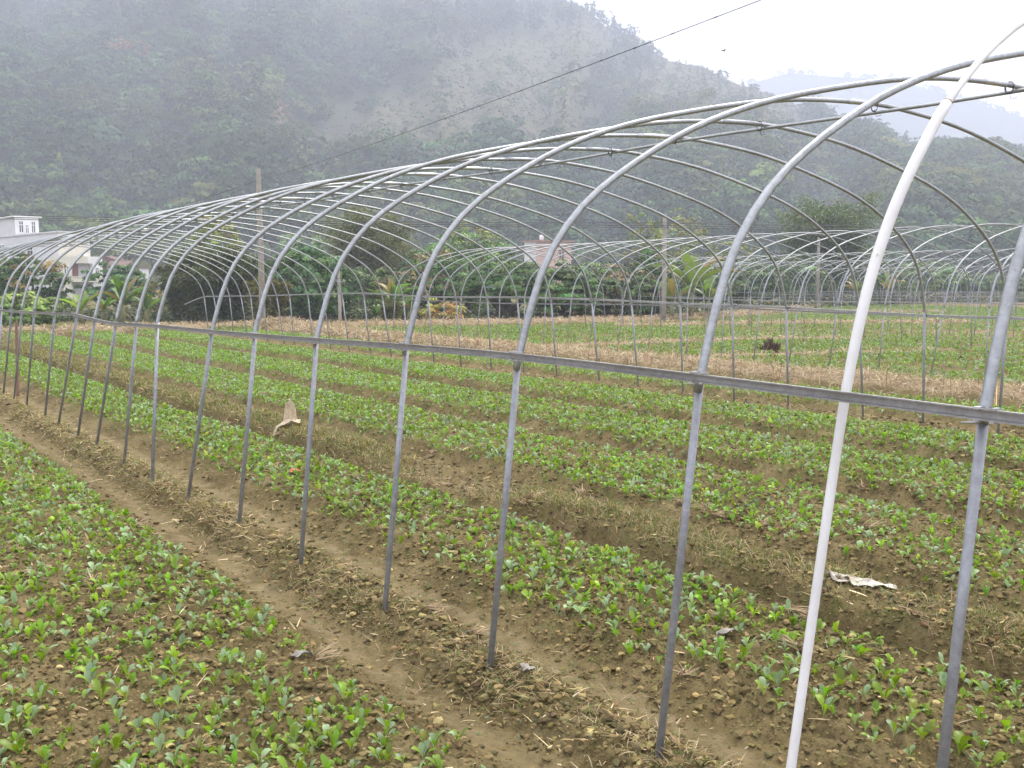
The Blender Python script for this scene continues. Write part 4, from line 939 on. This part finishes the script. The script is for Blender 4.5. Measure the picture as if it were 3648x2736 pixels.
# ------------------------------------------------------------------ clods, straw and grass
def clods():
    rng = np.random.default_rng(300); n = 620000
    t = .4+16.6*rng.uniform(0, 1, n)**1.7; u = rng.uniform(-5, 8.6, n); x, y = tu2xy(t, u); k = in_view(x, y, np.zeros(n), .08); t, u, x, y = t[k], u[k], x[k], y[k]; r = np.hypot(x, y)
    uu, field, prof, ridge, grassy, gap, furrow, bed2, bank, z2 = masks(t, u)
    p = np.clip(.58 + .5*ridge - .52*furrow + .2*fbm(x*2, y*2, 2, 311) + .3*grassy*gap, .05, 1)*np.interp(r, [2, 5, 9, 17], [1, .75, .30, .12])
    k = rng.uniform(size=len(t)) < p; x, y, ridge = x[k], y[k], ridge[k]; z = ground(x, y); n = len(x)
    # lumpy 14-point clod
    b = unit(np.array([(1, 0, 0), (-1, 0, 0), (0, 1, 0), (0, -1, 0), (0, 0, 1), (0, 0, -1), (1, 1, 1), (-1, 1, 1), (1, -1, 1), (-1, -1, 1), (1, 1, -1), (-1, 1, -1), (1, -1, -1), (-1, -1, -1)], float))
    F = np.array([(4, 6, 7), (4, 7, 9), (4, 9, 8), (4, 8, 6), (0, 6, 8), (0, 8, 12), (0, 12, 10), (0, 10, 6), (1, 7, 11), (1, 11, 13), (1, 13, 9), (1, 9, 7), (2, 6, 10), (2, 10, 11), (2, 11, 7), (2, 7, 6), (3, 8, 9), (3, 9, 13), (3, 13, 12), (3, 12, 8), (5, 10, 12), (5, 12, 13), (5, 13, 11), (5, 11, 10)])
    # winding: the four-fan faces with 6,7 order
    s = (rng.uniform(0, 1, n)**3.6*.014 + .0046)*(1+.5*(ridge > .5)*rng.uniform(0, 1, n)**2)
    J = 1+rng.normal(0, .28, (n, 14)); V = b[None]*J[..., None]*s[:, None, None]*np.array([1.1, 1.0, .62])
    a = rng.uniform(0, 6.28, n); ca, sa = np.cos(a)[:, None], np.sin(a)[:, None]
    V = np.stack([V[..., 0]*ca-V[..., 1]*sa, V[..., 0]*sa+V[..., 1]*ca, V[..., 2]], -1) + np.stack([x, y, z+s*.25], 1)[:, None, :]
    c = np.array([.165, .128, .058])*np.exp(rng.normal(0, .36, (n, 1)))*np.exp(rng.normal(0, .05, (n, 3)))
    o = link_mesh('soil_clods', V.reshape(-1, 3), [(F[None]+np.arange(n)[:, None, None]*14).reshape(-1, 3)], M_CLOD, None, False, tint=np.repeat(c, 14, 0)); tag(o, 'crumbled clods of soil over the beds and ridges', kind='stuff')
clods()
def blades(name, label, x, y, z, L, wd, el, colour, rng, mat, bend=.8, seg=3, kind='stuff', zoff=0):
    n = len(x); az = rng.uniform(0, 6.283, n); s = np.linspace(0, 1, seg+1)
    ang = el[:, None] - bend*rng.uniform(.2, 1.4, (n, 1))*s[None, :]**1.2
    ds = L[:, None]/seg; r = np.concatenate([np.zeros((n, 1)), np.cumsum(np.cos(ang[:, :-1])*ds, 1)], 1); h = np.concatenate([np.zeros((n, 1)), np.cumsum(np.sin(ang[:, :-1])*ds, 1)], 1)
    d = np.stack([np.cos(az), np.sin(az)], 1); w = wd[:, None]*np.where(s < .99, 1-.3*s, .25)[None, :]*.5
    C = np.stack([x[:, None]+d[:, :1]*r, y[:, None]+d[:, 1:]*r, z[:, None]+h+zoff], -1); S = np.stack([-d[:, 1:]*w, d[:, :1]*w, w*rng.normal(0, .6, (n, 1))], -1)
    V = np.stack([C+S, C-S], 2).reshape(n, -1, 3); m = V.shape[1]; j = np.arange(seg)*2; Q = np.stack([j, j+1, j+3, j+2], 1)
    o = link_mesh(name, V.reshape(-1, 3), [(Q[None]+np.arange(n)[:, None, None]*m).reshape(-1, 4)], mat, None, False, tint=np.repeat(colour, m, 0)); tag(o, label, kind=kind)
def straw_colour(rng, n): return np.array([.44, .34, .20])*np.exp(rng.normal(0, .30, (n, 1)))*np.exp(rng.normal(0, .06, (n, 3)))
def grasses():
    rng = np.random.default_rng(400)
    def scatter(n, t0, t1, u0, u1): t = rng.uniform(t0, t1, n); u = rng.uniform(u0, u1, n); x, y = tu2xy(t, u); k = in_view(x, y, np.zeros(n), .1) & inside(t+.2, u); return t[k], u[k], x[k], y[k]
    # loose straw on the beds and ridges
    t, u, x, y = scatter(150000, .5, 22, -5, 8.6); uu, field, prof, ridge, grassy, gap, furrow, bed2, bank, z2 = masks(t, u)
    p = np.clip(.12 + .75*ridge + .35*grassy - .06*furrow + .35*sstep(.2, .6, fbm(x*1.7, y*1.7, 3, 411)), .02, 1)*np.interp(np.hypot(x, y), [2, 8, 20], [.9, .6, .35]); k = rng.uniform(size=len(t)) < p; x, y = x[k], y[k]; n = len(x)
    blades('straw', 'loose dry straw scattered over the soil of the beds', x, y, ground(x, y), rng.uniform(.0, .11, n)*rng.uniform(0, 1, n)+.016, rng.uniform(.0025, .006, n), rng.uniform(-.05, .35, n), straw_colour(rng, n)*1.2, rng, M_STRAW, .15, 2, 'stuff', .006)
    # grass on the low grassy ridge
    t, u, x, y = scatter(120000, 1, 31, 1.7, 2.26); uu, field, prof, ridge, grassy, gap, furrow, bed2, bank, z2 = masks(t, u)
    k = rng.uniform(size=len(t)) < grassy*(1-.9*gap)*np.clip(.6+.8*fbm(x*1.2, y*1.2, 2, 421), .1, 1); x, y = x[k], y[k]; n = len(x)
    c = np.where(rng.uniform(size=(n, 1)) < .58, straw_colour(rng, n)*.78, np.array([.14, .17, .045])*np.exp(rng.normal(0, .25, (n, 1))))
    blades('grass', 'short half dry grass on the low ridge between two beds', x, y, ground(x, y), rng.uniform(.025, .085, n), rng.uniform(.0025, .005, n)*np.clip(np.hypot(x, y)/6, 1, 2.6), rng.uniform(.2, 1.4, n), c, rng, M_GRASS, 1.2, 3)
    # fringe of roots and dry grass on the hoop ridges
    t, u, x, y = scatter(95000, 1, 31, -.3, .26); uu, *_ = masks(t, u); k = rng.uniform(size=len(t)) < np.exp(-(uu/.17)**2)*np.clip(.55+1.2*fbm(x*2.4, y*2.4, 2, 431), .0, 1); x, y = x[k], y[k]; n = len(x)
    c = np.where(rng.uniform(size=(n, 1)) < .82, straw_colour(rng, n)*.80, np.array([.12, .17, .04])*np.exp(rng.normal(0, .25, (n, 1))))
    blades('dry_grass', 'matted dry roots and grass along the ridge of the hoop feet', x, y, ground(x, y), rng.uniform(.02, .08, n), rng.uniform(.0018, .004, n)*np.clip(np.hypot(x, y)/6, 1, 2.2), rng.uniform(-.2, .9, n), c, rng, M_GRASS, 1.0, 3, 'stuff', .004)
    # straw on the tan banks
    n = 28000; t = rng.uniform(5, 34, n); u = 10.85+rng.normal(0, .36, n)
    for pts, hw, hh in BANKS:
        pts = np.array(pts); L = np.concatenate([[0], np.cumsum(np.linalg.norm(np.diff(pts, axis=0), axis=1))]); m = int(L[-1]*hw*420); s = rng.uniform(0, L[-1], m)
        t = np.concatenate([t, np.interp(s, L, pts[:, 0])+rng.normal(0, hw*.6, m)]); u = np.concatenate([u, np.interp(s, L, pts[:, 1])+rng.normal(0, hw*.6, m)])
    m = 16000; tt = rng.uniform(6, 40, m); uu = rng.uniform(12, 45, m); xx, yy = tu2xy(tt, uu); k = rng.uniform(size=m) < .05+.6*sstep(.1, .8, fbm(xx*.16, yy*.22, 3, 99))*sstep(19, 23, uu); t = np.concatenate([t, tt[k]]); u = np.concatenate([u, uu[k]])
    x, y = tu2xy(t, u); k = in_view(x, y, np.zeros(len(x)), .08) & (t < np.interp(u, END_U, END_T)+1.2); x, y = x[k], y[k]; n = len(x); far = np.clip(np.hypot(x, y)/14, .8, 3)
    c = np.array([.47, .385, .26])*np.exp(rng.normal(0, .25, (n, 1)))*np.exp(rng.normal(0, .05, (n, 3))); rd = rng.uniform(size=(n, 1)) < .12; c = np.where(rd, c*np.array([.7, .5, .45]), c)
    blades('dry_straw', 'tan dry straw covering the banks at the edges of the fields', x, y, ground(x, y)-.01, rng.uniform(.08, .26, n), .006*far, rng.uniform(-.1, 1.0, n), c, rng, M_STRAW, 1.1, 3)
    # taller dry stalks
    n = 520; t = rng.uniform(6, 30, n); u = 10.7+rng.normal(0, .45, n); u = np.where(rng.uniform(size=n) < .35, rng.uniform(12, 30, n), u); x, y = tu2xy(t, u); k = in_view(x, y, np.zeros(n), .08) & inside(t, u); x, y = x[k], y[k]; n = len(x)
    blades('dry_stalks', 'upright dry weed stalks standing on the straw banks', x, y, ground(x, y), rng.uniform(.15, .5, n), np.full(n, .012), rng.uniform(1.1, 1.6, n), straw_colour(rng, n)*np.array([.9, .82, .75]), rng, M_STRAW, .5, 3)
grasses()

# uprooted stubble tufts: each one a thing
def stubble():
    rng = np.random.default_rng(500); protos = []
    for i in range(6):
        rn = np.random.default_rng(520+i); m = MB()
        for j in range(70):
            a = rn.normal(.0, .38 if i % 3 else .8); L = rn.uniform(.05, .13)*(1 if j < 26 else .5); el = rn.uniform(-.02, .42) if j < 26 else rn.uniform(.0, 1.4)
            a = a if j < 26 else a+math.pi+rn.normal(0, .8)
            d = np.array([math.cos(a)*math.cos(el), math.sin(a)*math.cos(el), math.sin(el)]); o = rn.normal(0, .016, 3)*np.array([1, 1, .35])+np.array([0, 0, .012])
            w = rn.uniform(.0016, .0036) if j < 26 else .0009
            c = np.array([.47, .36, .22])*math.exp(rn.normal(0, .22)) if j < 26 else np.array([.24, .155, .085])*math.exp(rn.normal(0, .3))
            m.tube([o, o+d*L*.55, o+d*L+np.array([0, 0, -.012*rn.uniform(0, 1)])], [w, w, w*.8], 4, True, c)
        protos.append(m.build('stubble_tuft', M_STRAW))
    spots = []
    while len(spots) < 120:
        t = rng.uniform(1.5, 13); u = rng.uniform(-3.4, 7.8); x, y = tu2xy(t, u)
        if not in_view(np.array(x), np.array(y), 0.0, -.01): continue
        if -.42 < u < -.1 or .2 < u < .5 or rng.uniform() > np.interp(math.hypot(x, y), [2, 6, 14], [1, .8, .35]): continue
        spots.append((float(x), float(y)))
    X = np.array(spots); Z = ground(X[:, 0], X[:, 1])
    for i, (x, y) in enumerate(spots):
        o = protos[i % 6] if i < 6 else protos[i % 6].copy()
        if i >= 6: COL.objects.link(o)
        s = rng.uniform(.5, 1.0); o.location = (x, y, Z[i]+.004); o.rotation_euler = (rng.normal(0, .12), rng.normal(0, .12), rng.uniform(0, 6.28)); o.scale = (s, s, s)
        tag(o, 'uprooted tuft of dry straw stubble lying among the seedlings', 'straw tuft', 'stubble tufts on the beds')
stubble()

# ------------------------------------------------------------------ single things lying about
def gz(t, u): x, y = tu2xy(t, u); return float(ground(np.array([x]), np.array([y]))[0])
def cloth_patch(name, label, cat, t, u, V, Q, mat, rz=0.0, sol=.004, lift=.0):
    V = np.array(V); p0 = W(t, u); cr_, sr_ = math.cos(rz), math.sin(rz); gx = p0.x+V[:, 0]*cr_-V[:, 1]*sr_; gy = p0.y+V[:, 0]*sr_+V[:, 1]*cr_
    V[:, 2] += ground(gx, gy) - gz(t, u)
    o = link_mesh(name, V, [Q], mat, None, True); o.location = W(t, u, gz(t, u)+lift); o.rotation_euler = (0, 0, rz); tag(o, label, cat)
    md = o.modifiers.new('thick', 'SOLIDIFY'); md.thickness = sol; sb = o.modifiers.new('sub', 'SUBSURF'); sb.levels = 1; sb.render_levels = 2; return o
def patch(nx, ny, fx, rng, rough):
    gx, gy = np.meshgrid(np.linspace(-1, 1, nx), np.linspace(-1, 1, ny), indexing='ij'); P = fx(gx, gy)
    P = P + rng.normal(0, rough, P.shape); i = np.arange(nx-1)[:, None]*ny; j = np.arange(ny-1)[None, :]
    return P.reshape(-1, 3), np.stack([i+j, i+ny+j, i+ny+j+1, i+j+1], -1).reshape(-1, 4)
rr_ = np.random.default_rng(600)
def rag_f(a, b):     # a rag draped over the ridge with one flap standing up
    f = np.clip((b-.15)/.85, 0, 1); up = b > .15
    x = np.where(up, .03 + a*(.075-.045*f**2), a*.15); y = np.where(up, .03 - .02*f + .015*a, b*.11)
    z = np.where(up, .03 + .21*f, .03 + .022*np.sin(a*4+1)*np.cos(b*5) - .10*np.clip(-a-.35, 0, 1)*np.clip(-b+.3, 0, 1))
    return np.stack([x, y, z], -1)
V, Q = patch(15, 13, rag_f, rr_, .010)
cloth_patch('rag', 'crumpled tan sackcloth rag with one corner standing up on the grassy ridge', 'rag', 9.9, 1.92, V, Q, M_CLOTH, .1, .005, .03)
def sheet_f(a, b): return np.stack([a*.16, b*.05*(1-.4*a*a)+.02*np.sin(a*4), .018+.016*np.cos(a*5.5)*np.cos(b*1.5)], -1)
V, Q = patch(14, 8, sheet_f, rr_, .009)
cloth_patch('plastic_sheet', 'strip of dirty white plastic half buried in the grassy ridge', 'plastic sheet', 2.92, 2.04, V, Q, M_SHEET, -.2, .003, .0)
def scrap(t, u, sx, sy, mat, label, name='plastic_scrap', rz=0.0):
    def f(a, b): return np.stack([a*sx, b*sy, .012+.35*sx*np.abs(a*b)+.2*sx*np.cos(a*3+b)], -1)
    V, Q = patch(6, 6, f, rr_, sx*.1); cloth_patch(name, label, 'litter', t, u, V, Q, mat, rz, .002, .01)
scrap(7.55, .98, .05, .035, M_RED, 'torn red plastic packet on the first bed inside the hoops')
scrap(7.4, 4.75, .05, .04, M_BLUE, 'small blue plastic scrap between seedlings of a middle bed')
scrap(2.75, 3.5, .06, .04, M_BLACK, 'black plastic scrap beside the rightmost steel leg')
scrap(3.75, -.66, .045, .02, M_HUSK, 'greyish white scrap at the edge of the near left bed', rz=.7)
scrap(2.9, 1.0, .05, .018, M_HUSK, 'pale husk lying on the bed behind the white sleeve', rz=.3)
scrap(3.15, .08, .035, .025, M_HUSK, 'white scrap on the ridge beside a hoop foot', rz=1.0)
# wooden stake by the hoop line
m = MB(); b0 = np.array(W(16.2, .34, -.2)); b1 = np.array(W(16.25, .38, 1.02)); m.tube([b0, b0*.5+b1*.5, b1-np.array([0, 0, .01]), b1], [.024, .022, .02, .012], 7)
m.V = [v-b0 for v in m.V]; o = m.build('wooden_stake', M_WOOD); o.location = b0; tag(o, 'reddish wooden stake planted between hoops at the left', 'stake')
# dark heap in the second field
m = MB(); rn = np.random.default_rng(610)
for j in range(160):
    a = rn.uniform(0, 6.28); q = rn.uniform(0, .2); L = rn.uniform(.08, .3); p = np.array([math.cos(a)*q, math.sin(a)*q, rn.uniform(0, .28)*(1-q/.3)])
    d = unit(np.array([math.cos(a)*.4, math.sin(a)*.4, 1])+rn.normal(0, .4, 3)); m.tube([p, p+d*L*.6], [.014, .006], 4)
o = m.build('straw_heap', M_DARKHEAP); o.location = W(14.5, 15.4, gz(14.5, 15.4)); tag(o, 'dark brown clump of dead stalks standing in the green second field', 'straw heap')
# bird in the sky
bp_ = np.array((at(1550, 70), 70.0, hgt(127, 70))); m = MB()
m.tube([(-.13, 0, 0), (-.06, 0, .01), (.03, 0, .01), (.1, 0, .0), (.17, 0, -.01)], [.01, .035, .04, .025, .008], 8)
bd = m.build('bird', M_DARKHEAP, None, True); bd.location = bp_; bd.rotation_euler = (0, 0, .4); tag(bd, 'small dark bird flying in the white sky above the hill', 'bird')
for sg in (-1, 1):
    V = [(.06, .02*sg, .02), (-.05, .02*sg, .02), (.06, .16*sg, .10), (-.04, .15*sg, .09), (.0, .30*sg, .02), (-.05, .28*sg, .02)]
    w = link_mesh('wing', V, [[(0, 1, 3, 2), (2, 3, 5, 4)]], M_DARKHEAP, bd); md = w.modifiers.new('thick', 'SOLIDIFY'); md.thickness = .008

# ------------------------------------------------------------------ the hazy air
def haze():
    m = bpy.data.materials.new('haze'); m.use_nodes = True; n = m.node_tree; n.nodes.clear()
    o_ = n.nodes.new('ShaderNodeOutputMaterial'); v = n.nodes.new('ShaderNodeVolumePrincipled')
    v.inputs['Density'].default_value = HAZE_DENSITY; v.inputs['Color'].default_value = (.76, .815, .97, 1); v.inputs['Anisotropy'].default_value = 0.0
    n.links.new(v.outputs[0], o_.inputs['Volume'])
    b = MB(); b.box((0, 0, 0), (1, 0, 0), (0, 1, 0), -1300, 1300, -1000, 1560, -4.0, 370.0); o = b.build('haze', m); tag(o, 'pale bluish haze hanging over the field and hills', kind='stuff')
haze()
